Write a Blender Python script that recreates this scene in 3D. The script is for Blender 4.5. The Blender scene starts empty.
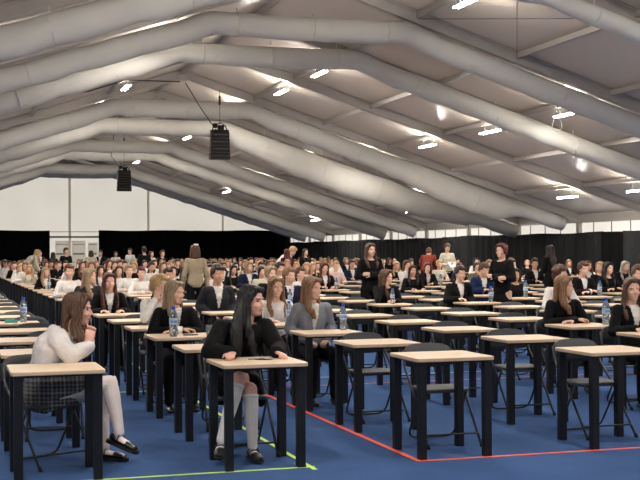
import bpy, bmesh, math, random
from mathutils import Vector, Matrix, noise
R = random.Random(11)
sc = bpy.context.scene
COL = sc.collection
V = Vector

# ------------------------------------------------------------------ camera, light, exposure
F_PX, PITCH, ROLL, YAW, CAM_H = 1199.27, 0.0110, -0.0053, 0.3031, 1.5288
cam = bpy.data.cameras.new('camera'); camo = bpy.data.objects.new('camera', cam); COL.objects.link(camo)
cam.sensor_width = 36; cam.lens = F_PX / 640 * 36; cam.clip_end = 400
cy, sy, cp, sp = math.cos(YAW), math.sin(YAW), math.cos(PITCH), math.sin(PITCH)
R0 = V((cy, -sy, 0)); FW = V((sy*cp, cy*cp, sp)); U0 = V((-sy*sp, -cy*sp, cp))
cr, sr = math.cos(ROLL), math.sin(ROLL)
right = R0*cr + U0*sr; up = U0*cr - R0*sr
M = Matrix((right, up, -FW)).transposed().to_4x4(); M.translation = V((0, 0, CAM_H))
camo.matrix_world = M
sc.camera = camo

EXPOSURE = 0.0
TUBE_POWER = 190.0          # emission strength of the fluorescent tubes
LAMP_W = 42.0              # watts of each batten's downward light
SKY = 1.5                  # daylight outside the translucent walls
sc.view_settings.view_transform = 'Standard'; sc.view_settings.look = 'None'
sc.view_settings.exposure = EXPOSURE; sc.view_settings.gamma = 1.0; sc.view_settings.use_curve_mapping = False
w = bpy.data.worlds.new('daylight'); sc.world = w; w.use_nodes = True
bg = w.node_tree.nodes['Background']; bg.inputs[0].default_value = (1.0, 0.965, 0.92, 1); bg.inputs[1].default_value = SKY

def proj_x(x, y):
    return (x*cy - y*sy) / (x*sy + y*cy) * F_PX + 320
def depth(x, y): return x*sy + y*cy

# ------------------------------------------------------------------ materials
def lin(c):
    return tuple(((v/255)/12.92 if v/255 <= .04045 else (((v/255)+.055)/1.055)**2.4) for v in c)
MATS = {}
def mat(name, rgb, rough=.6, spec=.3, metal=0, noise_amt=.0, scale=20, bump=0, bump_scale=60, coat=0, stretch=None):
    if name in MATS: return MATS[name]
    m = bpy.data.materials.new(name); m.use_nodes = True; nt = m.node_tree; b = nt.nodes['Principled BSDF']
    c = lin(rgb)
    b.inputs['Roughness'].default_value = rough; b.inputs['Metallic'].default_value = metal
    b.inputs['Specular IOR Level'].default_value = spec
    b.inputs['Coat Weight'].default_value = coat
    tc = nt.nodes.new('ShaderNodeTexCoord'); n = nt.nodes.new('ShaderNodeTexNoise')
    n.inputs['Scale'].default_value = scale; n.inputs['Detail'].default_value = 4
    if stretch:
        mp = nt.nodes.new('ShaderNodeMapping'); mp.inputs['Scale'].default_value = stretch
        nt.links.new(tc.outputs['Object'], mp.inputs[0]); nt.links.new(mp.outputs[0], n.inputs['Vector'])
    else: nt.links.new(tc.outputs['Object'], n.inputs['Vector'])
    r = nt.nodes.new('ShaderNodeValToRGB')
    lo = tuple(v*(1-noise_amt) for v in c); hi = tuple(min(1, v*(1+noise_amt)) for v in c)
    r.color_ramp.elements[0].color = (*lo, 1); r.color_ramp.elements[1].color = (*hi, 1)
    r.color_ramp.elements[0].position = .3; r.color_ramp.elements[1].position = .7
    nt.links.new(n.outputs[0], r.inputs[0]); nt.links.new(r.outputs[0], b.inputs['Base Color'])
    if bump:
        n2 = nt.nodes.new('ShaderNodeTexNoise'); n2.inputs['Scale'].default_value = bump_scale; n2.inputs['Detail'].default_value = 3
        nt.links.new(tc.outputs['Object'], n2.inputs['Vector'])
        bp = nt.nodes.new('ShaderNodeBump'); bp.inputs['Strength'].default_value = bump; bp.inputs['Distance'].default_value = .02
        nt.links.new(n2.outputs[0], bp.inputs['Height']); nt.links.new(bp.outputs[0], b.inputs['Normal'])
    MATS[name] = m; return m
def translucent(name, rgb, tr=.5, tint=(1, 1, 1)):
    m = bpy.data.materials.new(name); m.use_nodes = True; nt = m.node_tree; b = nt.nodes['Principled BSDF']
    c = lin(rgb); b.inputs['Base Color'].default_value = (*c, 1); b.inputs['Roughness'].default_value = .5
    t = nt.nodes.new('ShaderNodeBsdfTranslucent'); t.inputs[0].default_value = tuple(a*k for a, k in zip(c, tint)) + (1,)
    tc = nt.nodes.new('ShaderNodeTexCoord'); n = nt.nodes.new('ShaderNodeTexNoise'); n.inputs['Scale'].default_value = .6
    mr = nt.nodes.new('ShaderNodeMapRange'); mr.inputs[3].default_value = tr*.85; mr.inputs[4].default_value = tr*1.1
    mx = nt.nodes.new('ShaderNodeMixShader')
    nt.links.new(tc.outputs['Object'], n.inputs['Vector']); nt.links.new(n.outputs[0], mr.inputs[0]); nt.links.new(mr.outputs[0], mx.inputs[0])
    nt.links.new(b.outputs[0], mx.inputs[1]); nt.links.new(t.outputs[0], mx.inputs[2])
    nt.links.new(mx.outputs[0], nt.nodes['Material Output'].inputs[0]); return m
def emission(name, rgb, s):
    m = bpy.data.materials.new(name); m.use_nodes = True; nt = m.node_tree; nt.nodes.clear()
    e = nt.nodes.new('ShaderNodeEmission'); e.inputs[0].default_value = (*rgb, 1); e.inputs[1].default_value = s
    o = nt.nodes.new('ShaderNodeOutputMaterial'); nt.links.new(e.outputs[0], o.inputs[0]); return m
def glassy(name, rgb, rough=.05, ior=1.33):
    m = bpy.data.materials.new(name); m.use_nodes = True; b = m.node_tree.nodes['Principled BSDF']
    b.inputs['Base Color'].default_value = (*lin(rgb), 1); b.inputs['Transmission Weight'].default_value = .85
    b.inputs['Roughness'].default_value = rough; b.inputs['IOR'].default_value = ior; return m

m_roof = mat('roof_membrane', (220, 209, 195), .27, .6, noise_amt=.03, scale=.5, bump=.08, bump_scale=1.2)
m_alu = mat('aluminium_profile', (172, 166, 160), .42, .5, .35, .05, 3)
m_aludark = mat('dark_aluminium', (88, 84, 80), .5, .4, .3, .05, 3)
m_duct = mat('duct_fabric', (208, 206, 200), .75, .2, noise_amt=.04, scale=1.5, bump=.35, bump_scale=2.2)
m_strap = mat('black_strap', (40, 38, 36), .7)
m_gable = translucent('gable_membrane', (236, 232, 224), .5)
m_side = translucent('side_membrane', (236, 232, 226), .6)
m_door = translucent('door_panel', (245, 243, 240), .85)
m_post = translucent('gable_post_wrap', (232, 228, 220), .75)
m_grey = mat('grey_profile', (150, 148, 146), .5, .4, .2, .04)
m_black = mat('black_drape', (13, 13, 14), .92, .08, noise_amt=.25, scale=2.5, stretch=(1, 1, .1))
m_drape2 = mat('charcoal_drape', (38, 39, 40), .9, .1, noise_amt=.25, scale=2.5, stretch=(1, 1, .1))
m_carpet = mat('blue_carpet', (65, 92, 139), .95, .05, noise_amt=.10, scale=1.6, bump=.4, bump_scale=300)
m_red = mat('red_tape', (255, 92, 66), .5, .3)
m_green = mat('green_tape', (205, 250, 90), .5, .3)
m_wood = mat('birch_laminate', (232, 205, 176), .42, .35, noise_amt=.06, scale=6, stretch=(.6, 6, 1))
m_edge = mat('birch_edge', (206, 178, 148), .5, .3, noise_amt=.05, scale=8)
m_leg = mat('black_steel', (13, 15, 21), .45, .4, .0, .1, 6)
m_seat = mat('charcoal_plastic', (62, 64, 68), .5, .4, noise_amt=.05, scale=8, bump=.1, bump_scale=200)
m_tube = mat('dark_tube', (58, 60, 64), .35, .5, .4, .05, 6)
m_rubber = mat('rubber_foot', (25, 25, 25), .8)
m_speaker = mat('speaker_black', (12, 12, 13), .7, .2, noise_amt=.2, scale=10)
m_grille = mat('speaker_grille', (20, 20, 20), .7, .2, .0, .1, 60)
m_bottle = glassy('bottle_plastic', (225, 238, 248))
m_water = glassy('bottle_water', (190, 220, 245), .0)
m_cap = mat('blue_cap', (30, 90, 215), .4, .4)
m_label = mat('bottle_label', (190, 215, 240), .5)
m_labelw = mat('white_label', (235, 235, 232), .5)
m_labelb = mat('blue_print', (40, 90, 180), .5)
m_white = mat('white_plastic', (235, 235, 230), .5)
m_pen = mat('black_pen', (18, 18, 20), .4)
m_teal = mat('teal_case', (60, 170, 160), .5)
m_shoe = mat('black_leather', (16, 15, 16), .28, .5, noise_amt=.1, coat=.3)
m_sole = mat('black_sole', (30, 29, 28), .6)
m_lip = mat('lips', (198, 128, 118), .5)
m_iris = mat('iris', (45, 35, 30), .2, .5)
m_eye = mat('sclera', (190, 172, 162), .3)
m_brow = mat('brow', (95, 70, 52), .8)

# ------------------------------------------------------------------ mesh helpers
def finish(bm, name, m, smooth=True, parent=None, link=True, recalc=True):
    if recalc: bmesh.ops.recalc_face_normals(bm, faces=bm.faces[:])
    me = bpy.data.meshes.new(name); bm.to_mesh(me); bm.free()
    for k in (m if isinstance(m, (list, tuple)) else [m]): me.materials.append(k)
    if smooth:
        me.polygons.foreach_set('use_smooth', [True]*len(me.polygons)); me.update()
    o = bpy.data.objects.new(name, me)
    if link: COL.objects.link(o)
    if parent: o.parent = parent
    return o
def box(bm, x0, x1, y0, y1, z0, z1, mi=0, bev=0):
    vs = [bm.verts.new((x, y, z)) for z in (z0, z1) for y in (y0, y1) for x in (x0, x1)]
    fs = [bm.faces.new([vs[i] for i in f]) for f in ((0,2,3,1),(4,5,7,6),(0,1,5,4),(2,6,7,3),(0,4,6,2),(1,3,7,5))]
    for f in fs: f.material_index = mi
    if bev:
        es = list({e for f in fs for e in f.edges})
        r = bmesh.ops.bevel(bm, geom=es, offset=bev, segments=2, affect='EDGES', profile=.5)
        for f in r['faces']: f.material_index = mi
    return vs
def frame_of(d, side=None):
    d = d.normalized()
    if side is None: side = V((1, 0, 0)) if abs(d.x) < .9 else V((0, 1, 0))
    s = (side - d*side.dot(d)); s = s.normalized() if s.length > 1e-5 else d.orthogonal().normalized()
    return s, d.cross(s).normalized()
def tube(bm, pts, r, n=8, cap=True, mi=0, side=None):
    """swept tube; r is a radius, a list of radii or of (a, b) pairs"""
    pts = [V(p) for p in pts]; N = len(pts); rings = []; prev = None
    for i, p in enumerate(pts):
        d = (pts[min(i+1, N-1)] - pts[max(i-1, 0)])
        s, t = frame_of(d, V(side) if side else prev)
        if side is None: prev = s
        rr = r[i] if isinstance(r, (list, tuple)) else r
        a, b = rr if isinstance(rr, (list, tuple)) else (rr, rr)
        rings.append([bm.verts.new(p + s*math.cos(2*math.pi*k/n)*a + t*math.sin(2*math.pi*k/n)*b) for k in range(n)])
    for A, B in zip(rings, rings[1:]):
        for k in range(n):
            f = bm.faces.new((A[k], A[(k+1) % n], B[(k+1) % n], B[k])); f.material_index = mi
    if cap:
        f = bm.faces.new(rings[0][::-1]); f.material_index = mi
        f = bm.faces.new(rings[-1]); f.material_index = mi
def rounded(pts, rad, seg=4):
    pts = [V(p) for p in pts]; out = [pts[0]]
    for a, b, c in zip(pts, pts[1:], pts[2:]):
        d1 = (a-b); d2 = (c-b); k = min(rad, d1.length*.49, d2.length*.49)
        p0 = b + d1.normalized()*k; p1 = b + d2.normalized()*k
        for i in range(seg+1):
            t = i/seg; out.append(p0*(1-t)**2 + b*2*t*(1-t) + p1*t*t)
    out.append(pts[-1]); return out
def ell(bm, c, r, rot=None, seg=12, rings=8):
    g = bmesh.ops.create_uvsphere(bm, u_segments=seg, v_segments=rings, radius=1)
    m = Matrix.Translation(V(c)) @ (rot.to_4x4() if rot else Matrix.Identity(4)) @ Matrix.Diagonal((*r, 1))
    bmesh.ops.transform(bm, matrix=m, verts=g['verts'])
def limb(bm, p0, r0, p1, r1, side=None, n=12):
    """tapered capsule with elliptical section; r = radius or (a, b)"""
    p0, p1 = V(p0), V(p1); d = p1-p0; L = d.length; d.normalize()
    r0 = r0 if isinstance(r0, tuple) else (r0, r0); r1 = r1 if isinstance(r1, tuple) else (r1, r1)
    s, t = frame_of(d, V(side) if side else None)
    ring = []
    def add(c, a, b): ring.append([bm.verts.new(c + s*math.cos(2*math.pi*k/n)*a + t*math.sin(2*math.pi*k/n)*b) for k in range(n)])
    for q in (80, 55, 28): m0 = min(r0); a = math.radians(q); add(p0 - d*m0*math.sin(a), r0[0]*math.cos(a), r0[1]*math.cos(a))
    for q in range(4):
        u = q/3; add(p0 + d*L*u, r0[0]*(1-u)+r1[0]*u, r0[1]*(1-u)+r1[1]*u)
    for q in (28, 55, 80): m1 = min(r1); a = math.radians(q); add(p1 + d*m1*math.sin(a), r1[0]*math.cos(a), r1[1]*math.cos(a))
    for A, B in zip(ring, ring[1:]):
        for k in range(n): bm.faces.new((A[k], A[(k+1) % n], B[(k+1) % n], B[k]))
    bm.faces.new(ring[0][::-1]); bm.faces.new(ring[-1])
def remesh(bm, voxel, smooth=2):
    """one continuous skin over the overlapping volumes"""
    bmesh.ops.recalc_face_normals(bm, faces=bm.faces[:])
    me = bpy.data.meshes.new('volume'); bm.to_mesh(me); bm.free()
    o = bpy.data.objects.new('volume', me); COL.objects.link(o)
    md = o.modifiers.new('r', 'REMESH'); md.mode = 'VOXEL'; md.voxel_size = voxel; md.use_smooth_shade = True
    dg = bpy.context.evaluated_depsgraph_get(); ev = o.evaluated_get(dg)
    out = bpy.data.meshes.new_from_object(ev)
    bpy.data.objects.remove(o); bpy.data.meshes.remove(me)
    b2 = bmesh.new(); b2.from_mesh(out); bpy.data.meshes.remove(out)
    for _ in range(smooth): bmesh.ops.smooth_vert(b2, verts=b2.verts[:], factor=.5, use_axis_x=True, use_axis_y=True, use_axis_z=True)
    return b2
def empty(name, loc=(0, 0, 0), rz=0):
    o = bpy.data.objects.new(name, None); COL.objects.link(o); o.location = loc; o.rotation_euler = (0, 0, rz); o.empty_display_size = .1; return o
def tag(o, label=None, cat=None, group=None, kind=None):
    if label: o['label'] = label
    if cat: o['category'] = cat
    if group: o['group'] = group
    if kind: o['kind'] = kind
    return o
def copy_tree(o, parent=None):
    c = o.copy(); COL.objects.link(c); c.parent = parent
    for ch in o.children: copy_tree(ch, c)
    return c
ORD = ['zeroth', 'first', 'second', 'third', 'fourth', 'fifth', 'sixth', 'seventh', 'eighth', 'ninth', 'tenth', 'eleventh', 'twelfth', 'thirteenth', 'fourteenth',
       'fifteenth', 'sixteenth', 'seventeenth', 'eighteenth', 'nineteenth', 'twentieth']
def ordn(n):
    if n <= 20: return ORD[n]
    tens = {2: 'twenty', 3: 'thirty', 4: 'forty'}[n//10]
    return {2: 'twentieth', 3: 'thirtieth', 4: 'fortieth'}[n//10] if n % 10 == 0 else tens + '-' + ORD[n % 10]

# ------------------------------------------------------------------ the tent
UR, ZA, SL = 7.7, 7.5, .32            # ridge line, rafter underside at the ridge, roof slope
WL, WR, VB, VF = UR-15.2, UR+15.2, 80.2, -9.8
def zr(u): return ZA - SL*abs(u-UR)
bm = bmesh.new(); box(bm, WL, WR, VF, VB, -.1, 0); tag(finish(bm, 'floor', m_carpet, False), 'blue carpet floor of the marquee', kind='structure')
bm = bmesh.new()
TH = .30
for s in (-1, 1):
    e = UR + s*15.2
    a = [(UR, VF, ZA+TH), (e, VF, zr(e)+TH), (e, VB, zr(e)+TH), (UR, VB, ZA+TH)]
    lo = [bm.verts.new(p) for p in a]; hi = [bm.verts.new((p[0], p[1], p[2]+.04)) for p in a]
    bm.faces.new(lo); bm.faces.new(hi[::-1])
    for i in range(4): bm.faces.new((lo[i], hi[i], hi[(i+1) % 4], lo[(i+1) % 4]))
tag(finish(bm, 'ceiling', m_roof, False), 'grey-white fabric roof of the marquee', kind='structure')
def gable(name, y0, y1, m):
    bm = bmesh.new()
    prof = [(WL, 0), (WR, 0), (WR, zr(WR)+TH), (UR, ZA+TH), (WL, zr(WL)+TH)]
    A = [bm.verts.new((x, y0, z)) for x, z in prof]; B = [bm.verts.new((x, y1, z)) for x, z in prof]
    bm.faces.new(A); bm.faces.new(B[::-1])
    for i in range(5): bm.faces.new((A[i], B[i], B[(i+1) % 5], A[(i+1) % 5]))
    return tag(finish(bm, name, m, False), 'white fabric gable wall', kind='structure')
def sheet(name, pts, m, label):
    bm = bmesh.new(); bm.faces.new([bm.verts.new(p) for p in pts]); return tag(finish(bm, name, m, False), label, kind='structure')
gz = [(WL, VB, 0), (WR, VB, 0), (WR, VB, zr(WR)+TH), (UR, VB, ZA+TH), (WL, VB, zr(WL)+TH)]
sheet('wall_back', gz, m_gable, 'white translucent gable wall at the far end')
sheet('wall_front', [(x, VF, z) for x, y, z in gz], mat('front_lining', (200, 196, 190), .7), 'fabric wall behind the photographer')
for nm, x in (('wall_left', WL), ('wall_right', WR)):
    sheet(nm, [(x, VF, 0), (x, VB, 0), (x, VB, zr(WR)+TH), (x, VF, zr(WR)+TH)], m_side if x > 0 else MATS['front_lining'], 'white translucent side wall with a bright strip under the eave')
bm = bmesh.new()
for x in (WL, WR): box(bm, x-.12 if x > 0 else x, x if x > 0 else x+.12, VF, VB, 2.62, zr(WR)+TH-.01)
tag(finish(bm, 'roof_beam', m_alu, False), 'eave beam along the top of the side walls', kind='structure')
bm = bmesh.new(); yy = 8.0
while yy < VB: box(bm, WR-.05, WR-.02, yy-.015, yy+.015, 0, 2.62); yy += 1.25
tag(finish(bm, 'trim_6', m_grey, False), 'thin upright struts of the side wall', kind='structure')
# rafters every 5 m
RV = [-4.8, .2, 5.2, 10.2, 15.2, 20.2, 25.2, 30.2, 35.2, 40.2, 45.2, 50.2, 55.2, 60.2, 65.2, 70.2, 75.2, 79.95]
for v in RV:
    bm = bmesh.new()
    for s in (-1, 1):
        e = UR + s*15.1
        for (dz0, dz1, hw) in ((0, .05, .085), (.05, .24, .055), (.24, .29, .085)):
            A = [bm.verts.new((UR, v+d, ZA+z)) for d, z in ((-hw, dz0), (hw, dz0), (hw, dz1), (-hw, dz1))]
            B = [bm.verts.new((e, v+d, zr(e)+z)) for d, z in ((-hw, dz0), (hw, dz0), (hw, dz1), (-hw, dz1))]
            bm.faces.new(A); bm.faces.new(B[::-1])
            for i in range(4): bm.faces.new((A[i], B[i], B[(i+1) % 4], A[(i+1) % 4]))
        box(bm, min(e, e+s*.1)-.05, max(e, e+s*.1)+.05 if s < 0 else e+.08, v-.09, v+.09, 0, zr(e)+.28)   # post
    box(bm, UR-.14, UR+.14, v-.1, v+.1, ZA-.10, ZA+.1)
    tag(finish(bm, 'roof_beam', m_alu, False), 'grey aluminium rafter of the tent roof', kind='structure')
PU = [0, 2.5, 5.0, 7.45, 9.9, 12.4]
bm = bmesh.new()
for s in (-1, 1):
    for d in PU[(s > 0):]:
        u = UR + s*d
        for a, b in zip(RV, RV[1:]): box(bm, u-.045, u+.045, a+.06, b-.06, zr(u)+.13, zr(u)+.25)
        if d == 0 and s == 1: pass
tag(finish(bm, 'roof_beam', m_alu, False), 'slim purlins running between the rafters', kind='structure')
# bracing cables in the roof bays
bm = bmesh.new()
for a, b in ((20.2, 25.2),):
    for u0, u1 in ((10.2, 12.7),):
        tube(bm, [(u0, a, zr(u0)+.12), (u1, b, zr(u1)+.12)], .008, 5); tube(bm, [(u1, a, zr(u1)+.12), (u0, b, zr(u0)+.12)], .008, 5)
tag(finish(bm, 'roof_beam', m_aludark), 'thin steel bracing cables under the roof', kind='structure')
# gable posts, rails, door between the curtains
for i, (u, hw) in enumerate(((UR+.12, .13), (13.0, .12), (18.1, .1), (2.4, .12))):
    bm = bmesh.new(); hw *= .6; box(bm, u-hw, u+hw, VB-.16, VB-.06, 0, zr(u)+.1)
    tag(finish(bm, f'trim_{i+1}', m_post, False), 'pale upright post of the gable wall', kind='structure')
bm = bmesh.new(); box(bm, 6.0, 10.2, VB-.25, VB-.08, 2.62, 2.74); box(bm, 6.0, 10.2, VB-.18, VB-.1, 3.0, 3.04)
tag(finish(bm, 'trim_5', m_grey, False), 'grey cross rail above the white doors', kind='structure')
for i, (a, b) in enumerate(((6.88, 7.72), (7.95, 8.82), (8.98, 9.6))):
    d = bmesh.new(); box(d, a, b, VB-.34, VB-.26, .02, 2.42 if i < 2 else 2.3, bev=.01)
    box(d, a+.06, b-.06, VB-.36, VB-.34, 1.52, 1.62, 1)
    box(d, a+.06, b-.06, VB-.36, VB-.34, 2.16, 2.2, 1)
    dr = tag(finish(d, f'door_{i+1}', [m_door, m_grey], False), 'white door leaf in the far gable', kind='structure')
    h = bmesh.new(); box(h, a+.08, a+.2, VB-.42, VB-.36, 1.0, 1.04, bev=.005); finish(h, 'door_handle', m_grey, False, dr)
# ------------------------------------------------------------------ curtains
def curtain(name, pts_fn, L, z1, m, label, seed, amp=.05, panels=None):
    """pleated drape; pts_fn(t)->(x,y), normal direction n"""
    bm = bmesh.new(); rr = random.Random(seed); n = int(L/.09); rows = [0, .6, 1.4, z1-.25, z1]
    ph = 0; cols = []
    for i in range(n+1):
        t = i/n; ph += rr.uniform(.5, 1.15)
        px, py, nx, ny = pts_fn(t); col = []
        for k, z in enumerate(rows):
            a = amp*(math.sin(ph) + .5*math.sin(ph*.37+seed))*(1-.35*k/4)
            zz = z if k < 4 else z1 + .02*math.sin(t*L*1.3+seed)
            col.append(bm.verts.new((px+nx*a, py+ny*a, zz)))
        cols.append(col)
    for A, B in zip(cols, cols[1:]):
        for k in range(len(rows)-1): bm.faces.new((A[k], B[k], B[k+1], A[k+1]))
    o = finish(bm, name, m)
    sd = o.modifiers.new('s', 'SOLIDIFY'); sd.thickness = .012
    return tag(o, label, 'curtain', 'black curtains along the walls')
rt = random.Random(3)
def backc(a, b): return lambda t: (a+(b-a)*t, VB-.55, 0, 1)
curtain('stage_curtain', backc(-7.2, 6.50), 13.7, 3.1, m_black, 'black curtain on the far wall, on the near side of the white doors', 1, .06)
curtain('stage_curtain', backc(9.66, 16.0), 6.3, 3.1, m_black, 'black curtain on the far wall just past the white doors', 2, .06)
curtain('stage_curtain', backc(16.0, 22.75), 6.7, 3.1, m_black, 'black curtain on the far wall reaching the corner', 3, .06)
segs = [(14.0, 27.0), (27.0, 31.5), (31.5, 36.6), (36.6, 37.9), (37.9, 45.0), (45.0, 52.4), (52.4, 60.0), (60.0, 79.4)]
names = ['nearest length of charcoal curtain on the side wall', 'charcoal side curtain behind the desks at the picture edge', 'charcoal side curtain with deep folds beside the black gap', 'narrow black curtain strip between two charcoal lengths',
         'charcoal side curtain behind the two standing women in black', 'charcoal side curtain behind the cream-shirted man', 'charcoal side curtain beyond the standing man in cream', 'longest charcoal side curtain reaching the far corner']
for i, ((a, b), nm) in enumerate(zip(segs, names)):
    curtain('side_curtain', (lambda a, b: lambda t: (22.45, a+(b-a)*t, 1, 0))(a, b), b-a, 2.24 + (0, .0, .02, -.02, .0, .03, .0, .02)[i], m_black if i == 3 else m_drape2, nm, 10+i, .05)
# ------------------------------------------------------------------ tape on the carpet
def tape(pts, m, label, w=.045, z=.002):
    bm = bmesh.new()
    for (a, b) in pts:
        a, b = V((*a, 0)), V((*b, 0)); d = (b-a).normalized(); n = V((-d.y, d.x, 0))*w/2
        vs = [a-n, b-n, b+n, a+n]; lo = [bm.verts.new(v + V((0, 0, z))) for v in vs]; hi = [bm.verts.new(v + V((0, 0, z+.001))) for v in vs]
        bm.faces.new(hi); bm.faces.new(lo[::-1])
        for i in range(4): bm.faces.new((lo[i], lo[(i+1) % 4], hi[(i+1) % 4], hi[i]))
    return tag(finish(bm, 'floor_tape', m, False), label, 'tape', 'tape lines on the carpet')
tape([((3.31, 8.19), (20, 8.19))], m_red, 'red tape line along the front row of desks', .045)
tape([((3.31, 8.17), (3.31, 40))], m_red, 'red tape line running back beside the third desk column', .045, .0035)
tape([((3.31, 13.25), (20, 13.25))], m_red, 'red cross tape under the fourth desk row', .03)
tape([((-2, 8.22), (2.52, 8.22))], m_green, 'lime green tape line along the front row', .035)
tape([((2.49, 8.1), (2.49, 40))], m_green, 'lime green tape line running back beside the black-haired woman', .035, .0035)
tape([((-2, 13.35), (2.49, 13.35))], m_green, 'lime green cross tape further back', .03)
tape([((3.31, 14.1), (20, 14.1))], mat('pale_tape', (190, 205, 170), .5), 'pale cross tape behind the red one', .03)

# ------------------------------------------------------------------ ducts
def duct(v, label, rad=.27, uL=5.5, uR=10.05, drop=.10, u0=-6.6, u1=22.2, bag=None, straps=True, seed=0):
    root = empty('air_duct', (UR, v, 0)); tag(root, label, 'duct', 'white fabric air ducts under the roof')
    rr = random.Random(seed); pts = []; rad_l = []
    def add(u, zt, r=rad, rz=None):
        pts.append(V((u-UR, 0, zt-(rz or r)))); rad_l.append((r, rz or r))
    zc = zr(uL)-drop+.02
    n = 26
    for i in range(n):
        t = i/n; u = u0+(uL-.22-u0)*t
        sag = .05*math.sin(i*1.9+seed)*rr.uniform(.3, 1)
        add(u, zr(u)-drop-abs(sag)*.5, rad*(1+.05*math.sin(i*2.3+seed)))
    add(uL-.08, zc-.01, rad*.97); add(uL+.08, zc, rad*.97); 
    m_ = 12
    for i in range(1, m_):
        u = uL+.2+(uR-uL-.4)*i/m_; add(u, zc-.03*math.sin(math.pi*i/m_), rad*(1+.02*math.sin(i*2.1)))
    add(uR-.08, zc, rad*.97); add(uR+.1, zc-.03, rad*.97)
    for i in range(1, n+1):
        t = i/n; u = uR+.22+(u1-uR-.22)*t; r = rad*(1+.05*math.sin(i*2.7+seed)); rz = None
        if bag:
            for (ua, xa), (ub, xb) in zip(bag, bag[1:]):
                if ua <= u < ub: ex = xa+(xb-xa)*(u-ua)/(ub-ua); rz = r + ex/2; r = r + ex*.22
        add(u, zr(u)-drop, r, rz)
    bm = bmesh.new(); tube(bm, pts, rad_l, 20, True, side=(0, 1, 0))
    for f in bm.faces: f.smooth = True
    for vt in bm.verts:
        nz = noise.noise(V((vt.co.x*1.6+seed, vt.co.y*4, vt.co.z*1.6)))
        vt.co += V((0, 1, 0))*nz*.03*(1 if vt.co.y > 0 else -1)+V((0, 0, nz*.03))
    finish(bm, 'duct_tube', m_duct, True, root)
    if straps:
        k = 0
        for i in range(3, len(pts)-1, 5):
            p = pts[i]; r = rad_l[i]; bm = bmesh.new(); d = (pts[i+1]-pts[i-1])
            s, t = frame_of(d, V((0, 1, 0))); n_ = 20; rg = []
            for sgn in (-1, 1):
                for q in (1.005, 1.02):
                    rg.append([bm.verts.new(p + d.normalized()*.015*sgn + s*math.cos(2*math.pi*a/n_)*r[0]*q + t*math.sin(2*math.pi*a/n_)*r[1]*q) for a in range(n_//4*0, n_)])
            order = [0, 1, 3, 2]
            for a, b in zip(order, order[1:]+order[:1]):
                for j in range(n_): bm.faces.new((rg[a][j], rg[a][(j+1) % n_], rg[b][(j+1) % n_], rg[b][j]))
            u = p.x+UR; box(bm, p.x-.008, p.x+.008, -.008, .008, p.z+r[1], max(p.z+r[1]+.02, zr(u)-.0 if False else p.z+r[1]+drop+.05))
            finish(bm, 'strap', m_seam, True, root); k += 1
    return root
m_seam = mat('seam_band', (205, 200, 190), .7)
duct(19.9, 'white fabric duct crossing the near roof at the top edge of the picture', .28, bag=[(9.8, 0), (10.6, -.2), (14.5, -.2), (16, 0)], seed=1)
duct(25.35, 'upper of the two long white ducts spanning the near roof, hung under the dark beam', .26, seed=2, drop=.04)
duct(28.9, 'lower of the two long white ducts spanning the near roof, a bulb lit beneath', .26, seed=3)
duct(40.35, 'white duct swelling into a wide sagging bag before a clamp by the side wall', .30, bag=[(10, 0), (15, .08), (17.8, .42), (19.6, .36), (20.3, -.06), (23, -.1)], seed=4, drop=.04, uR=10.2)
duct(44.3, 'baggy white duct right behind the other sagging one', .30, bag=[(10, .1), (12.6, .45), (15, .6), (18, .38), (20, .12), (20.3, -.08), (23, -.1)], seed=5, drop=.26)
duct(55.3, 'white duct over the second hanging speaker cluster, nearer of its pair', .28, seed=6, drop=.04)
duct(59.6, 'white duct behind the second hanging speaker cluster', .28, seed=7)
duct(70.2, 'white duct near the far gable wall', .30, seed=8, drop=.04)
duct(74.2, 'furthest white duct against the gable wall', .26, seed=9)

# ------------------------------------------------------------------ tube lights
m_tubeon = emission('lit_tube', (1.0, .93, .83), TUBE_POWER)
m_hous = mat('white_housing', (225, 225, 220), .5)
lt0 = empty('tube_light'); bm = bmesh.new()
for y_ in (-.35, .35): box(bm, -.004, .004, y_-.004, y_+.004, .03, .26)
finish(bm, 'hanger', m_aludark, False, lt0)
bm = bmesh.new(); box(bm, -.022, .022, -.62, .62, -.02, .03, bev=.008); 
finish(bm, 'housing', m_hous, False, lt0)
for s_ in (-1, 1): bm = bmesh.new(); tube(bm, [(s_*.05, -.58, 0), (s_*.05, .58, 0)], .02, 8); finish(bm, 'tube', m_tubeon, True, lt0)
ld = bpy.data.lights.new('batten_glow', 'AREA'); ld.shape = 'RECTANGLE'; ld.size = .08; ld.size_y = 1.16; ld.energy = LAMP_W; ld.color = (1, .93, .83); ld.spread = math.pi
seen = [(10.1, 22.2), (10.1, 36.3), (10.1, 32.3), (10.1, 51.7), (10.1, 66.1), (15.05, 27.1), (15.05, 31.6), (15.05, 36.3), (15.1, 50.8), (15.1, 65.9),
        (20.15, 31.9), (20.15, 36.3), (20.15, 50.5), (20.1, 65.2), (5.25, 36.4), (5.2, 21.6), (5.2, 51.5), (5.2, 66)]
unseen_tubes = [(u, v) for u in (.2, -4.8) for v in (21.6, 36.4, 51.5, 66)] + [(u, v) for u in (-4.8, .2, 5.2, 10.1, 15.1, 20.1) for v in (-4.5, 6.0)] + [(20.15, 21.8), (15.05, 14.5), (5.2, 13.2), (.2, 31.5), (4.7, 27.0)] + [(u, 16.2) for u in (.2, 5.2, 10.1, 15.0)] + [(u, v) for v in (42.0, 57.2) for u in (5.2, 10.1, 15.0)]  # out-of-view tubes; those hidden beside the ducts are added to brighten the fabric
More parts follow.
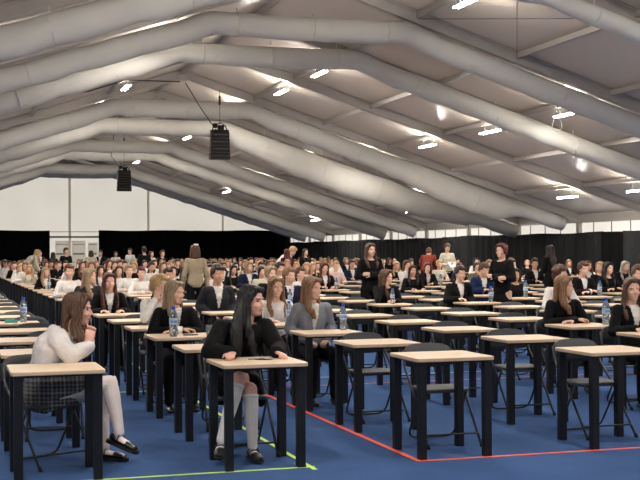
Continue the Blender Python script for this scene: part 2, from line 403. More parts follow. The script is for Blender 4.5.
for i, (u, v) in enumerate(seen+unseen_tubes):
    o = lt0 if i == 0 else copy_tree(lt0)
    o.location = (u, v, zr(u)-.14)
    wh = ('nearest the ridge' if u < 12 else 'half way down the roof slope' if u < 18 else 'low on the roof by the side wall') if u > 7.7 else 'on the opposite roof slope'
    tag(o, f'lit fluorescent tube {wh}, {ordn(max(1, int((v+10)/5)))} roof bay', 'light', 'fluorescent tubes under the roof')
    if v in (42.0, 57.2): continue
    L = bpy.data.objects.new('batten_lamp', ld); COL.objects.link(L); L.parent = o; L.location = (0, 0, -.03)
# ------------------------------------------------------------------ hanging speaker clusters
def cluster(u, v, z0, label, cab_u, cab_z):
    root = empty('speaker_cluster', (u, v, 0)); tag(root, label, 'speaker', 'black speaker clusters hanging from the roof')
    h = .215
    for i in range(4):
        bm = bmesh.new(); z = z0 + i*(h+.02); wv = .33-.012*i; tl = .02*(3-i)
        box(bm, -wv, wv, -.22+tl, .2+tl, z, z+h, bev=.02); b = finish(bm, 'speaker_box', m_speaker, False, root)
        bm = bmesh.new(); box(bm, -wv+.03, wv-.03, -.235+tl, -.22+tl, z+.025, z+h-.025, bev=.01); finish(bm, 'grille', m_grille, False, b)
        bm = bmesh.new(); box(bm, -wv+.02, wv-.02, -.242+tl, -.236+tl, z+h*.5-.006, z+h*.5+.006); box(bm, -wv+.01, wv-.01, -.235+tl, -.21+tl, z-.012, z-.002); finish(bm, 'trim_strip', m_aludark, False, b)  # paler strips stand in for highlights along the grilles and box gaps
        bm = bmesh.new()
        for s in (-1, 1): box(bm, s*wv-.02, s*wv+.02, -.05, .05, z-.01, z+h+.03)
        finish(bm, 'rigging_plate', m_aludark, False, b)
    zt = z0+4*(h+.02)
    bm = bmesh.new()
    box(bm, -.30, .28, -.2, .2, zt, zt+.05, bev=.01); box(bm, -.06, .14, -.1, .1, zt+.05, zt+.22, bev=.03); box(bm, -.24, -.08, -.06, .06, zt+.12, zt+.28, bev=.03)
    tube(bm, [(-.25, 0, zt+.05), (-.22, 0, zt+.2), (.05, 0, zt+.3), (.2, 0, zt+.18), (.26, 0, zt+.04)], .02, 6)
    tube(bm, rounded([(-.1, .1, zt+.1), (-.3, .12, zt-.1), (-.1, .2, zt-.3), (.1, .16, zt-.2), (.15, .1, zt+.15)], .1), .018, 6)
    finish(bm, 'rigging_frame', m_speaker, False, root)
    bm = bmesh.new(); tube(bm, [(0, 0, zt+.25), (0, 0, zr(u)-.05)], .009, 5); box(bm, -.03, .03, -.03, .03, zr(u)-.55, zr(u)-.25); finish(bm, 'hoist_chain', m_strap, True, root)
    bm = bmesh.new(); tube(bm, [(-.2, 0, zt+.15), (-.6, .1, zt+.75), (cab_u-u, .2, cab_z)], .016, 6); finish(bm, 'power_cable', m_strap, True, root)
cluster(8.88, 39.7, 4.72, 'larger black speaker cluster hanging nearer, under the sagging duct', 7.75, 7.3)
cluster(8.2, 57.6, 4.55, 'smaller-looking black speaker cluster hanging further back by the white gable', 7.75, 7.3)
bm = bmesh.new()
tube(bm, [(1.2, 30.1, 4.95), (2.4, 31.0, 5.50), (3.8, 33.6, 6.05), (5.2, 36.0, 6.75), (7.6, 40.1, 7.36)], .02, 6)
tag(finish(bm, 'roof_cable', m_strap), 'long black cable draped under the roof to the ridge', 'cable')
bm = bmesh.new()
tube(bm, rounded([(14.45, 26.7, 5.2), (14.5, 26.7, 4.95), (14.4, 26.7, 4.62), (14.55, 26.7, 4.52), (14.7, 26.7, 4.62), (14.58, 26.7, 4.95), (14.45, 26.7, 5.2)], .08), .012, 6)
tag(finish(bm, 'cable_loop', m_white), 'thin white cable loop dangling beside a lit tube', 'cable')

# ------------------------------------------------------------------ desks and chairs
DU0, DV0, PUu, PVv, GAP = 1.9011, 8.2452, 1.4366, 1.4352, .0211
LW, LD = .5246, .5075
def duv(c, r): return DU0 + c*PUu + (GAP if c >= 1 else 0), DV0 + r*PVv
def tabletop_bm(mi_edge=1):
    bm = bmesh.new(); x0, x1, y0, y1, rad = -.05, LW+.05, -.052, LD+.042, .03
    pl = []
    for cx, cyy, a0 in ((x1-rad, y0+rad, -90), (x1-rad, y1-rad, 0), (x0+rad, y1-rad, 90), (x0+rad, y0+rad, 180)):
        for k in range(5): a = math.radians(a0+90*k/4); pl.append((cx+rad*math.cos(a), cyy+rad*math.sin(a)))
    lay = [[bm.verts.new((cxx + (x-cxx)*s, cyy2 + (y-cyy2)*s, z)) for x, y in pl] for s, z in ((.99, .722), (1, .726), (1, .746), (.992, .75)) for cxx, cyy2 in [((x0+x1)/2, (y0+y1)/2)]]
    bm.faces.new(lay[0][::-1]).material_index = 1; bm.faces.new(lay[-1])
    n = len(pl)
    for q, (A, B) in enumerate(zip(lay, lay[1:])):
        for k in range(n): bm.faces.new((A[k], A[(k+1) % n], B[(k+1) % n], B[k])).material_index = 0 if q == 2 else 1
    return bm
def leg_box(bm, x, y): box(bm, x-.03, x+.03, y-.03, y+.03, 0, .722, bev=.004)
def make_desk():
    d = empty('exam_desk'); finish(tabletop_bm(), 'tabletop', [m_wood, m_edge], False, d)
    for x in (0, LW):
        for y in (0, LD): bm = bmesh.new(); leg_box(bm, x, y); finish(bm, 'leg', m_leg, False, d)
    bm = bmesh.new()
    for y in (0, LD): box(bm, .03, LW-.03, y-.012, y+.012, .706, .722)
    for x in (0, LW): box(bm, x-.012, x+.012, .03, LD-.03, .706, .722)
    finish(bm, 'frame_rail', m_leg, False, d); return d
def chair_parts():
    P = {}
    bm = bmesh.new()     # seat slab with rounded corners, slightly dished
    pl = []; rad = .06; x1, y0, y1 = .20, -.20, .18
    for cx, c2, a0 in ((x1-rad, y0+rad, -90), (x1-rad, y1-rad, 0), (-x1+rad, y1-rad, 90), (-x1+rad, y0+rad, 180)):
        for k in range(4): a = math.radians(a0+90*k/3); pl.append((cx+rad*math.cos(a), c2+rad*math.sin(a)))
    lay = [[bm.verts.new((x*s, y*s, z)) for x, y in pl] for s, z in ((.96, .415), (1, .425), (1, .437), (.96, .445))]
    bm.faces.new(lay[0][::-1]); bm.faces.new(lay[-1]); n = len(pl)
    for A, B in zip(lay, lay[1:]):
        for k in range(n): bm.faces.new((A[k], A[(k+1) % n], B[(k+1) % n], B[k]))
    P['seat'] = (bm, m_seat)
    bm = bmesh.new()     # curved backrest
    cols = []; n = 12
    for i in range(n+1):
        t = -1+2*i/n; x = t*.215; y = .245 + .035*(t*t*-1+1)+.0; top = .778-.05*abs(t)**6-.012*t*t; bot = .58+.02*abs(t)**3
        cols.append([bm.verts.new((x, y+dy+.03*(z-.7), z)) for dy, z in ((-.009, bot), (-.009, (top+bot)/2), (-.009, top), (.009, top), (.009, (top+bot)/2), (.009, bot))])
    for A, B in zip(cols, cols[1:]):
        for k in range(6): bm.faces.new((A[k], A[(k+1) % 6], B[(k+1) % 6], B[k]))
    bm.faces.new(cols[0]); bm.faces.new(cols[-1][::-1])
    P['backrest'] = (bm, m_seat)
    bm = bmesh.new()     # main frame: back uprights running down to the front feet
    for s in (-1, 1): tube(bm, [(s*.212, .255, .72), (s*.218, .20, .58), (s*.222, -.02, .38), (s*.225, -.33, .01)], .011, 6)
    tube(bm, [(-.224, -.27, .10), (.224, -.27, .10)], .008, 6)
    P['front_leg_frame'] = (bm, m_tube)
    bm = bmesh.new()
    tube(bm, rounded([(-.20, -.10, .42), (-.20, .19, .015), (.20, .19, .015), (.20, -.10, .42)], .09), .010, 6)
    P['rear_leg_frame'] = (bm, m_tube)
    for s in (-1, 1):
        bm = bmesh.new(); tube(bm, [(s*.225, -.322, .03), (s*.225, -.34, 0)], .016, 6); P['rubber_foot' if s < 0 else 'rubber_foot.001'] = (bm, m_rubber)
    return P
def make_chair():
    c = empty('folding_chair')
    for k, (bm, m) in chair_parts().items(): finish(bm, k.split('.')[0], m, k not in ('seat',), c)
    return c
def joined(name, bms):
    """one mesh out of several (bmesh, material) pieces"""
    out = bmesh.new(); ms = []
    for bm, m in bms:
        mm = m if isinstance(m, list) else [m]; base = len(ms); ms += mm
        me = bpy.data.meshes.new('t'); bm.to_mesh(me); bm.free(); n0 = len(out.faces); out.from_mesh(me); bpy.data.meshes.remove(me)
        out.faces.ensure_lookup_table()
        for f in out.faces[n0:]: f.material_index += base
    return finish(out, name, ms, False, link=False)
def desk_one():
    L = bmesh.new()
    for x in (0, LW):
        for y in (0, LD): box(L, x-.03, x+.03, y-.03, y+.03, 0, .722)
    return joined('exam_desk', [(tabletop_bm(), [m_wood, m_edge]), (L, m_leg)])
desk0, chair0 = make_desk(), make_chair()
desk1 = desk_one(); chair1 = joined('folding_chair', [(b, m) for b, m in chair_parts().values()])
cells = []
for r in range(0, 43):
    for c in range(-1, 13):
        u, v = duv(c, r); px = proj_x(u+.26, v+.3)
        if -60 < px < 672: cells.append((depth(u+.26, v+.3), c, r, u, v))
cells.sort()
# ------- people placed by column and row; filled in below
# ------------------------------------------------------------------ people
SK = {'fair': (232, 188, 166), 'tan': (212, 164, 138), 'deep': (176, 128, 104), 'rosy': (230, 178, 160)}
HC = {'black': (20, 17, 17), 'dark': (44, 31, 26), 'brown': (84, 58, 42), 'lightbrown': (132, 98, 70), 'blond': (190, 156, 112), 'auburn': (88, 46, 34), 'red': (160, 78, 42),
      'darkred': (84, 26, 28), 'grey': (170, 162, 150), 'ash': (150, 128, 100)}
TC = {'white': (232, 228, 224), 'cream': (214, 206, 188), 'black': (17, 17, 19), 'navy': (24, 30, 56), 'grey': (132, 134, 142), 'charcoal': (44, 45, 50), 'rust': (120, 52, 38),
      'olive': (112, 104, 82), 'wine': (66, 18, 26), 'pink': (226, 200, 194), 'beige': (158, 144, 122), 'blue': (32, 44, 80)}
def skin(k): return mat('skin_'+k, SK[k], .55, .35, noise_amt=.04, scale=25)
def hairm(k): return mat('hair_'+k, HC[k], .42, .45, noise_amt=.35, scale=30, stretch=(3, 3, .25), bump=.3, bump_scale=90)
def cloth(k): return mat('cloth_'+k, TC[k], .85, .15, noise_amt=.07, scale=14, bump=.25, bump_scale=18)
def rot3(yaw, pitch, roll):   # facing -y; yaw turns towards +x, pitch looks down, roll tilts
    return (Matrix.Rotation(math.radians(yaw), 3, 'Z') @ Matrix.Rotation(math.radians(pitch), 3, 'X') @ Matrix.Rotation(math.radians(roll), 3, 'Y'))
def head_vols(bm, c, Rm):
    def e(p, r, a=0): ell(bm, V(c) + Rm @ V(p), r, Rm @ Matrix.Rotation(math.radians(a), 3, 'X'), 16, 10)
    e((0, .015, .03), (.074, .094, .085)); e((0, -.022, -.035), (.060, .066, .072)); e((0, -.040, -.085), (.040, .040, .030)); e((0, -.060, -.096), (.022, .020, .016))
    for s in (-1, 1):
        e((s*.036, -.056, -.028), (.024, .024, .024)); e((s*.030, -.074, .024), (.024, .014, .008)); e((s*.074, .006, -.010), (.008, .019, .030), -10)
    limb(bm, V(c)+Rm@V((0, -.082, .008)), .006, V(c)+Rm@V((0, -.099, -.026)), .0098); e((0, -.091, -.030), (.014, .010, .007))
    e((0, -.083, -.058), (.022, .009, .006)); e((0, -.082, -.069), (.019, .009, .006))
def hand_vols(bm, wr, d, palm, curl=.5, sc_=1., thumb=1):
    """palm, four unequal fingers of two bends and a thumb off the side"""
    wr, d, palm = V(wr), V(d).normalized(), V(palm); palm = (palm - d*palm.dot(d)).normalized(); s = d.cross(palm).normalized()*thumb
    limb(bm, wr, (.026*sc_, .016*sc_), wr+d*.075*sc_, (.037*sc_, .014*sc_), side=s)
    for i, (off, L) in enumerate(((.030, .070), (.011, .080), (-.009, .074), (-.028, .058))):
        a = wr + d*.085*sc_ + s*off*sc_; L *= sc_; q = d; p = a
        for j, k in enumerate((.45, .32, .26)):
            ang = curl*(.5+.45*j); q2 = (d*math.cos(ang*(j+.6)) + palm*math.sin(ang*(j+.6))).normalized()
            n_ = p + q2*L*k; limb(bm, p, .0095*sc_-.0008*j, n_, .0088*sc_-.0008*j, n=8); p = n_
    b = wr + d*.022*sc_ + s*.026*sc_; t1 = b + (d*.6+s*.65+palm*.25).normalized()*.045*sc_; t2 = t1 + (d*.9+s*.15+palm*.5).normalized()*.032*sc_
    limb(bm, b, .014*sc_, t1, .011*sc_, n=8); limb(bm, t1, .011*sc_, t2, .009*sc_, n=8)
def foot_vols(bm, an, d, g=1.0, dn=V((0, 0, -1))):
    an, d = V(an), V(d).normalized(); dn = V(dn).normalized()
    limb(bm, an + dn*.045 - d*.035, (.030*g, .032*g), an + dn*.058 + d*.10, (.040*g, .024*g), side=d.cross(dn))
    limb(bm, an + dn*.058 + d*.10, (.040*g, .022*g), an + dn*.066 + d*.155, (.032*g, .016*g), side=d.cross(dn))
def down_of(t):
    t = V(t).normalized(); z = V((0, 0, -1)); return (z - t*z.dot(t)).normalized()
SEAT = dict(pelvis=(0, .02, .56), waist=(0, .03, .70), chest=(0, .0, .86), neck=(0, -.005, 1.03), head=(0, -.035, 1.165), sh=.152, shz=.955, shy=0.0, fold=(1, 0, 0),
            hip=((-.09, .0, .52), (.09, .0, .52)), kn=((-.12, -.41, .505), (.12, -.41, .505)), an=((-.12, -.38, .085), (.12, -.38, .085)), toe=((0, -1, 0), (0, -1, 0)),
            el=((-.24, -.06, .745), (.24, -.06, .745)), wr=((-.13, -.30, .785), (.13, -.30, .785)), hd=((.5, -.8, -.05), (-.5, -.8, -.05)), palm=((0, 0, -1), (0, 0, -1)), rot=(0, 6, 0))
def pose(**k): d = dict(SEAT); d.update(k); return d
STAND = pose(pelvis=(0, 0, .95), waist=(0, .01, 1.09), chest=(0, .0, 1.26), neck=(0, .0, 1.445), head=(0, -.02, 1.575), shz=1.375, hip=((-.09, 0, .90), (.09, 0, .90)), kn=((-.10, -.01, .49), (.10, -.01, .49)),
             an=((-.10, .02, .085), (.10, .02, .085)), el=((-.22, .03, 1.10), (.22, .03, 1.10)), wr=((-.24, -.06, .85), (.24, -.06, .85)), hd=((0, -.2, -1), (0, -.2, -1)), palm=((1, 0, 0), (-1, 0, 0)), rot=(0, 0, 0))
POSES = {
 'rest': SEAT,
 'cross': pose(el=((-.25, -.12, .75), (.25, -.12, .75)), wr=((.02, -.30, .80), (-.04, -.34, .785)), hd=((1, -.15, 0), (-1, -.1, 0)), chest=(0, -.03, .86), neck=(0, -.05, 1.03), head=(0, -.085, 1.16)),
 'lap': pose(el=((-.23, .06, .75), (.23, .06, .75)), wr=((-.10, -.16, .63), (.10, -.16, .63)), hd=((.5, -.8, -.2), (-.5, -.8, -.2))),
 'chin': pose(el=((-.20, -.26, .80), (.22, -.12, .75)), wr=((-.07, -.17, 1.00), (.05, -.33, .79)), hd=((.35, .1, .9), (-.9, -.3, 0)), palm=((.3, .9, .1), (0, 0, -1)), chest=(0, -.05, .86), neck=(0, -.07, 1.02), head=(0, -.11, 1.15)),
 'read': pose(el=((-.22, -.1, .75), (.22, -.1, .75)), wr=((-.08, -.30, .80), (.08, -.30, .80)), chest=(0, -.05, .86), neck=(0, -.08, 1.02), head=(0, -.14, 1.135), rot=(0, 24, 0)),
 'slant': pose(chest=(.02, .03, .86), neck=(.05, .03, 1.03), head=(.065, .0, 1.165), el=((-.20, -.05, .75), (.27, .06, .78)), wr=((-.08, -.26, .785), (.16, -.14, .70))),
 'stand': STAND,
 'standfold': dict(STAND, el=((-.235, -.02, 1.12), (.235, -.02, 1.12)), wr=((.05, -.20, 1.13), (-.05, -.175, 1.17)), hd=((1, .1, .1), (-1, .1, 0)), palm=((0, 1, 0), (0, 1, 0))),
 'standbend': dict(STAND, pelvis=(0, .08, .95), waist=(0, .02, 1.07), chest=(0, -.12, 1.20), neck=(0, -.27, 1.31), head=(0, -.35, 1.40), shz=1.27, shy=-.2, rot=(0, 35, 0),
                   el=((-.22, -.24, 1.02), (.22, -.24, 1.02)), wr=((-.16, -.38, .84), (.16, -.38, .84)), hd=((.1, -.5, -.8), (-.1, -.5, -.8))),
 'standpaper': dict(STAND, el=((-.23, .0, 1.11), (.23, .0, 1.11)), wr=((-.07, -.24, 1.10), (.09, -.24, 1.12)), hd=((.6, -.7, .1), (-.6, -.7, .1)), palm=((0, .3, 1), (0, .3, 1)), rot=(0, 18, 0)),
}
def torso_frame(J):
    sx = V(J['fold']).normalized(); nk = V(J['neck']); c = V(J['chest'])
    if 'shl' in J: return sx, [V(J['shl'][0]), V(J['shl'][1])]
    m = V((nk.x*.8+c.x*.2, nk.y*.8+c.y*.2 + J['shy']*0, J['shz']))
    return sx, [m - sx*J['sh'], m + sx*J['sh']]
def torso_vols(bm, J, g=0., top=True, fem=0):
    sx, sh = torso_frame(J); P, W, C, N = (V(J[k]) for k in ('pelvis', 'waist', 'chest', 'neck'))
    limb(bm, P - V((0, 0, .03)), (.150+g, .105+g), P + (W-P)*.5, (.140+g, .100+g), side=sx, n=16)
    limb(bm, P, (.140+g, .100+g), W, (.115+g+(.0 if fem else .01), .085+g), side=sx, n=16)
    limb(bm, W, (.115+g, .085+g), C, (.140+g, .100+g), side=sx, n=16)
    up_ = sh[0]*.5+sh[1]*.5
    limb(bm, C, (.142+g, .100+g), up_ - V((0, 0, .02)), (.135+g, .078+g), side=sx, n=16)
    limb(bm, sh[0]+sx*.03, .045+g*.8, sh[1]-sx*.03, .045+g*.8)
    limb(bm, up_ + V((0, 0, .015)), (.075+g, .058+g), N + (up_-N)*.35, (.055+g, .052+g), side=sx)
def arm_vols(bm, J, g=0., cuff=1.0):
    _, sh = torso_frame(J)
    for i in (0, 1):
        e, w_ = V(J['el'][i]), V(J['wr'][i])
        limb(bm, sh[i], .049+g, e, .038+g); limb(bm, e, .039+g, e+(w_-e)*.4, .037+g); limb(bm, e+(w_-e)*.4, .037+g, e+(w_-e)*cuff, .025+g*1.2)
def leg_vols(bm, J, g=0., end=1.0, k=1.):
    for i in (0, 1):
        h, kn, an = V(J['hip'][i]), V(J['kn'][i]), V(J['an'][i])
        limb(bm, h, .082+g, kn, .054*k+g); mid = kn+(an-kn)*.3
        limb(bm, kn, .053*k+g, mid, .052*k+g*1.1); limb(bm, mid, .051*k+g*1.1, kn+(an-kn)*end, .033*k+g*1.25)
def body_bm(J, voxel, fingers=True, legs=True):
    bm = bmesh.new(); torso_vols(bm, J); arm_vols(bm, J)
    if legs:
        leg_vols(bm, J)
        for i in (0, 1): foot_vols(bm, J['an'][i], J['toe'][i], .9, dn=down_of(J['toe'][i]))
    for i in (0, 1): hand_vols(bm, J['wr'][i], J['hd'][i], J['palm'][i], J.get('curl', .55), thumb=(1 if i else -1))
    Rm = rot3(*J['rot']); h = V(J['head'])
    limb(bm, V(J['neck'])-V((0, 0, .05)), .052, h + Rm @ V((0, .02, -.06)), .050)
    head_vols(bm, h, Rm)
    b = remesh(bm, voxel, 1 if voxel < .012 else 0)
    Ri = Rm.inverted()
    for f in b.faces:          # features of the face: eyes, brows, lips
        p = Ri @ (f.calc_center_median() - h)
        if p.y < -.055 and abs(p.x) < .06 and -.1 < p.z < .06:
            ax = abs(p.x)-.031
            if (ax/.014)**2 + ((p.z-.004)/.0075)**2 < 1: f.material_index = 2 if ax*ax+(p.z-.004)**2 < .0072**2 else 1
            elif abs(ax) < .018 and .019 < p.z < .027: f.material_index = 3
            elif abs(p.x) < .022 and -.074 < p.z < -.053: f.material_index = 4
    return b
def cut(b, test):
    kill = [f for f in b.faces if test(f.calc_center_median())]
    bmesh.ops.delete(b, geom=kill, context='FACES')
def top_bm(J, voxel, kind, fem=0):
    g = {'shirt': .013, 'jacket': .021, 'knit': .017}[kind]
    bm = bmesh.new(); torso_vols(bm, J, g, fem=fem); arm_vols(bm, J, g*.75, .97)
    if J['pelvis'][2] > .8 and abs(J['neck'][1]) < .1: limb(bm, (0, .0, .93), (.150+g, .108+g), (0, .01, 1.05), (.135+g, .098+g), side=(1, 0, 0), n=16)
    b = remesh(bm, voxel, 1)
    N = V(J['neck']); C = V(J['chest']); sx = V(J['fold']).normalized(); fr = sx.cross(V((0, 0, 1))).normalized()   # front
    if fr.y > 0 and abs(J['fold'][0]) > .5: fr = -fr
    if J['fold'][1] > .5 or J['fold'][1] < -.5: fr = V((1, 0, 0))
    up_ = (N-C).normalized()
    z_n = N.z - .035
    def neck(p):
        q = p-N; return q.dot(up_) > (-.045 if kind != 'jacket' else -.035) and (q - up_*q.dot(up_)).length < .085
    cut(b, neck)
    if kind == 'jacket':
        def vee(p):
            q = p-N; f = q.dot(fr); x = abs(q.dot(sx)); d = -q.dot(up_)
            return f > .02 and d < .30 and x < .062*(1-d/.32)+.004
        cut(b, vee)
    if J['pelvis'][2] > .8: cut(b, lambda p: p.z < J['pelvis'][2]-.075 and abs(p.x) < .195 and p.y > -.16)
    # wrinkles
    for v_ in b.verts:
        n_ = noise.noise(v_.co*11)*.006 + noise.noise(v_.co*28)*.0025
        v_.co += v_.normal*n_
    return b
def collar_bm(J):
    bm = bmesh.new(); N = V(J['neck']); C = V(J['chest']); d = (N-C).normalized(); s, t = frame_of(d, V(J['fold']))
    rg = []
    for q, (r, h) in enumerate(((.066, -.055), (.070, -.02), (.073, -.045), (.078, -.062))):
        rg.append([bm.verts.new(N + d*h + s*math.cos(2*math.pi*k/20)*r + t*math.sin(2*math.pi*k/20)*(r-.004)) for k in range(20)])
    for A, B in zip(rg, rg[1:]):
        for k in range(20): bm.faces.new((A[k], A[(k+1) % 20], B[(k+1) % 20], B[k]))
    return bm
def trousers_bm(J, voxel, g=.012):
    bm = bmesh.new(); P = V(J['pelvis']); sx = V(J['fold']).normalized()
    limb(bm, P - V((0, 0, .03)), (.150+g, .108+g), P+(V(J['waist'])-P)*.6, (.130+g, .096+g), side=sx, n=16)
    leg_vols(bm, J, g, .97)
    return remesh(bm, voxel, 1)
def dress_skirt_bm(J, voxel, z0):
    bm = bmesh.new(); P = V(J['pelvis'])
    limb(bm, P+V((0, 0, .06)), (.14, .10), V((P.x, P.y, z0)), (.175, .13), side=(1, 0, 0), n=20); return remesh(bm, voxel, 1)
def shoes_bm(J, voxel, i):
    bm = bmesh.new(); foot_vols(bm, J['an'][i], J['toe'][i], 1.18, J.get('footdn', (0, 0, -1))); b = remesh(bm, voxel, 1)
    an = V(J['an'][i]); dn = V(J.get('footdn', (0, 0, -1)))
    for f in b.faces:
        if (f.calc_center_median()-an).dot(dn) > .075: f.material_index = 1
    return b
def hair_bm(style, voxel):
    """hair in head space, the face looks along -y"""
    bm = bmesh.new(); e = lambda p, r: ell(bm, p, r, None, 14, 10)
    e((0, .028, .045), (.083, .098, .082)); e((0, .065, .0), (.076, .052, .080)); e((0, -.030, .088), (.062, .055, .030))
    for s in (-1, 1): e((s*.066, .030, .015), (.020, .052, .052))
    if style == 'short':
        e((.012, -.062, .086), (.058, .030, .024)); e((0, .0, .108), (.060, .070, .030)); e((0, .075, -.045), (.055, .030, .035))
    elif style == 'crop': pass
    elif style == 'curly':
        rr = random.Random(4)
        for _ in range(46):
            a, b_ = rr.uniform(0, 6.28), rr.uniform(-.1, 1.5)
            p = V((math.cos(a)*math.cos(b_)*.085, .02+math.sin(a)*math.cos(b_)*.095, .05+math.sin(b_)*.08))
            if p.y < -.03 and p.z < .085: continue
            e(p, (.024, .024, .022))
    else:
        for s in (-1, 1):
            limb(bm, (s*.030, -.058, .090), (.032, .018), (s*.072, -.020, .045), (.022, .034)); limb(bm, (s*.072, -.020, .045), (.018, .034), (s*.080, .005, -.04), (.018, .040))
        if style in ('long', 'straight', 'wavy'):
            Lz = {'long': -.30, 'straight': -.42, 'wavy': -.34}[style]
            for s in (-1, 1):
                pts = [(s*.080, .005, -.03), (s*.088, .005, -.13), (s*.098, -.025, -.21), (s*.092, -.065, Lz*.8), (s*.080, -.080, Lz)]
                rs = [(.020, .042), (.022, .045), (.028, .040), (.028, .034), (.014, .020)]
                for (p, r), (q, t) in zip(zip(pts, rs), list(zip(pts, rs))[1:]): limb(bm, p, r, q, t, side=(1, 0, 0))
            limb(bm, (0, .080, .02), (.070, .040), (0, .085, -.14), (.085, .038), side=(1, 0, 0)); limb(bm, (0, .085, -.14), (.085, .038), (0, .115, -.24), (.110, .030), side=(1, 0, 0))
            limb(bm, (0, .115, -.24), (.105, .028), (0, .125, Lz), (.075, .020), side=(1, 0, 0))
        elif style == 'bob':
            for s in (-1, 1): limb(bm, (s*.080, .005, -.03), (.022, .045), (s*.082, .0, -.12), (.022, .040), side=(1, 0, 0))
            limb(bm, (0, .080, .02), (.070, .040), (0, .078, -.12), (.080, .036), side=(1, 0, 0))
        elif style == 'bun': e((0, .125, .07), (.040, .036, .040)); e((0, .085, .04), (.06, .05, .06))
        elif style == 'tail':
            e((0, .115, .06), (.028, .028, .028)); limb(bm, (0, .125, .05), .026, (.0, .155, -.05), .030); limb(bm, (0, .155, -.05), .030, (0, .140, -.22), .012)
    b = remesh(bm, voxel, 1)
    cut(b, lambda p: p.y < -.045 and abs(p.x) < .052 and p.z < (.055 if style not in ('short',) else .062) and p.z > -.11)
    amp = .006 if style == 'wavy' else .0035
    for v_ in b.verts:
        a = math.atan2(v_.co.y-.02, v_.co.x); v_.co += v_.normal*(amp*math.sin(a*26 + math.sin(v_.co.z*(40 if style == 'wavy' else 12))*2) + .004*noise.noise(v_.co*18))
    bmesh.ops.holes_fill(b, edges=[e_ for e_ in b.edges if e_.is_boundary], sides=0)
    return b
CACHE = {}
def cached(key, fn, mats_):
    """one mesh per shape, recoloured copies share the geometry"""
    k = (key, tuple(m.name for m in mats_))
    if k in CACHE: return CACHE[k]
    if key not in CACHE:
        b = fn(); bmesh.ops.recalc_face_normals(b, faces=b.faces[:]); me = bpy.data.meshes.new(key.split('|')[0]); b.to_mesh(me); b.free()
        me.polygons.foreach_set('use_smooth', [True]*len(me.polygons)); CACHE[key] = me
    me = CACHE[key].copy(); me.materials.clear()
    for m in mats_: me.materials.append(m)
    CACHE[k] = me; return me
def child(name, me, root, mw=None):
    o = bpy.data.objects.new(name, me); COL.objects.link(o); o.parent = root
    if mw is not None: o.matrix_local = mw
    return o
def build_person(pk, yaw, hair, style, top, kind, bottom='black', sk='fair', inner='white', vx=.011, loc=(0, 0, 0), rz=0, scale=1., flip=False, pitch=None, single=False, tilt=0):
    J = dict(POSES[pk]); r = J['rot']; J['rot'] = (yaw, r[1] if pitch is None else pitch, tilt); key = f'{pk}_{yaw}_{J["rot"][1]}_{tilt}_{vx}'
    fem = style not in ('short', 'crop', 'curly')
    hm = Matrix.Translation(V(J['head'])) @ rot3(*J['rot']).to_4x4()
    # long hair falls straight down from the head: only a little of the pitch
    if fem: hm = Matrix.Translation(V(J['head'])) @ rot3(yaw, J['rot'][1]*.4, tilt*.6).to_4x4()
    parts = [('body', cached('body|'+key, lambda: body_bm(J, vx), [skin(sk), m_eye, m_iris, hairm(hair) if hair != 'grey' else m_brow, m_lip]), None),
             ('hair', cached(f'hair|{style}_{vx}', lambda: hair_bm(style, vx*.9), [hairm(hair)]), hm)]
    if kind == 'jacket':
        parts.append(('shirt', cached(f'shirt|{pk}_{vx}', lambda: top_bm(J, vx, 'shirt', fem), [cloth(inner)]), None))
        parts.append(('collar', cached(f'collar|{pk}', lambda: collar_bm(J), [cloth(inner)]), None))
    elif kind == 'shirt': parts.append(('collar', cached(f'collar|{pk}', lambda: collar_bm(J), [cloth(top)]), None))
    parts.append(({'jacket': 'jacket', 'shirt': 'shirt', 'knit': 'sweater'}[kind], cached(f'top|{kind}_{pk}_{vx}', lambda: top_bm(J, vx, kind, fem), [cloth(top)]), None))
    if bottom == 'dress': parts.append(('skirt', cached(f'skirt|{pk}_{vx}', lambda: dress_skirt_bm(J, vx, .72), [cloth(top)]), None))
    else: parts.append(('trousers', cached(f'trousers|{pk}_{vx}', lambda: trousers_bm(J, vx*1.1), [cloth(bottom)]), None))
    for i in (0, 1): parts.append(('shoe', cached(f'shoe|{pk}_{i}_{vx}', lambda: shoes_bm(J, vx, i), [m_shoe, m_sole]), None))
    if single:
        k = ('one', key, hair, style, top, kind, bottom, sk, inner)
        if k not in CACHE:
            out = bmesh.new(); ms = []
            for n_, me, mw in parts:
                if n_ == 'shoe': continue
                n0 = len(out.faces); v0 = len(out.verts); out.from_mesh(me); out.verts.ensure_lookup_table(); out.faces.ensure_lookup_table()
                if mw is not None: bmesh.ops.transform(out, matrix=mw, verts=out.verts[v0:])
                for f in out.faces[n0:]: f.material_index += len(ms); f.smooth = True
                ms += list(me.materials)
            me = bpy.data.meshes.new('person'); out.to_mesh(me); out.free()
            for m in ms: me.materials.append(m)
            CACHE[k] = me
        root = bpy.data.objects.new('person', CACHE[k]); COL.objects.link(root)
    else:
        root = empty('person')
        for n_, me, mw in parts: child(n_, me, root, mw)
    root.location = loc; root.rotation_euler = (0, 0, rz); root.scale = (-scale if flip else scale, scale, scale)
    return root
DP = {'short': 'short', 'crop': 'cropped', 'curly': 'curly', 'long': 'long', 'straight': 'long straight', 'wavy': 'long wavy', 'bob': 'chin-length', 'bun': 'pinned-up', 'tail': 'ponytailed'}
HN = {'dark': 'dark brown', 'lightbrown': 'light brown', 'ash': 'ash-blond', 'darkred': 'dark red'}
def describe(hair, style, top, kind):
    k = {'jacket': 'jacket', 'shirt': 'shirt', 'knit': 'sweater'}[kind]
    return f'{DP[style]} {HN.get(hair, hair)} hair, {top} {k}'
taken = set()
used_chair_shift = {}
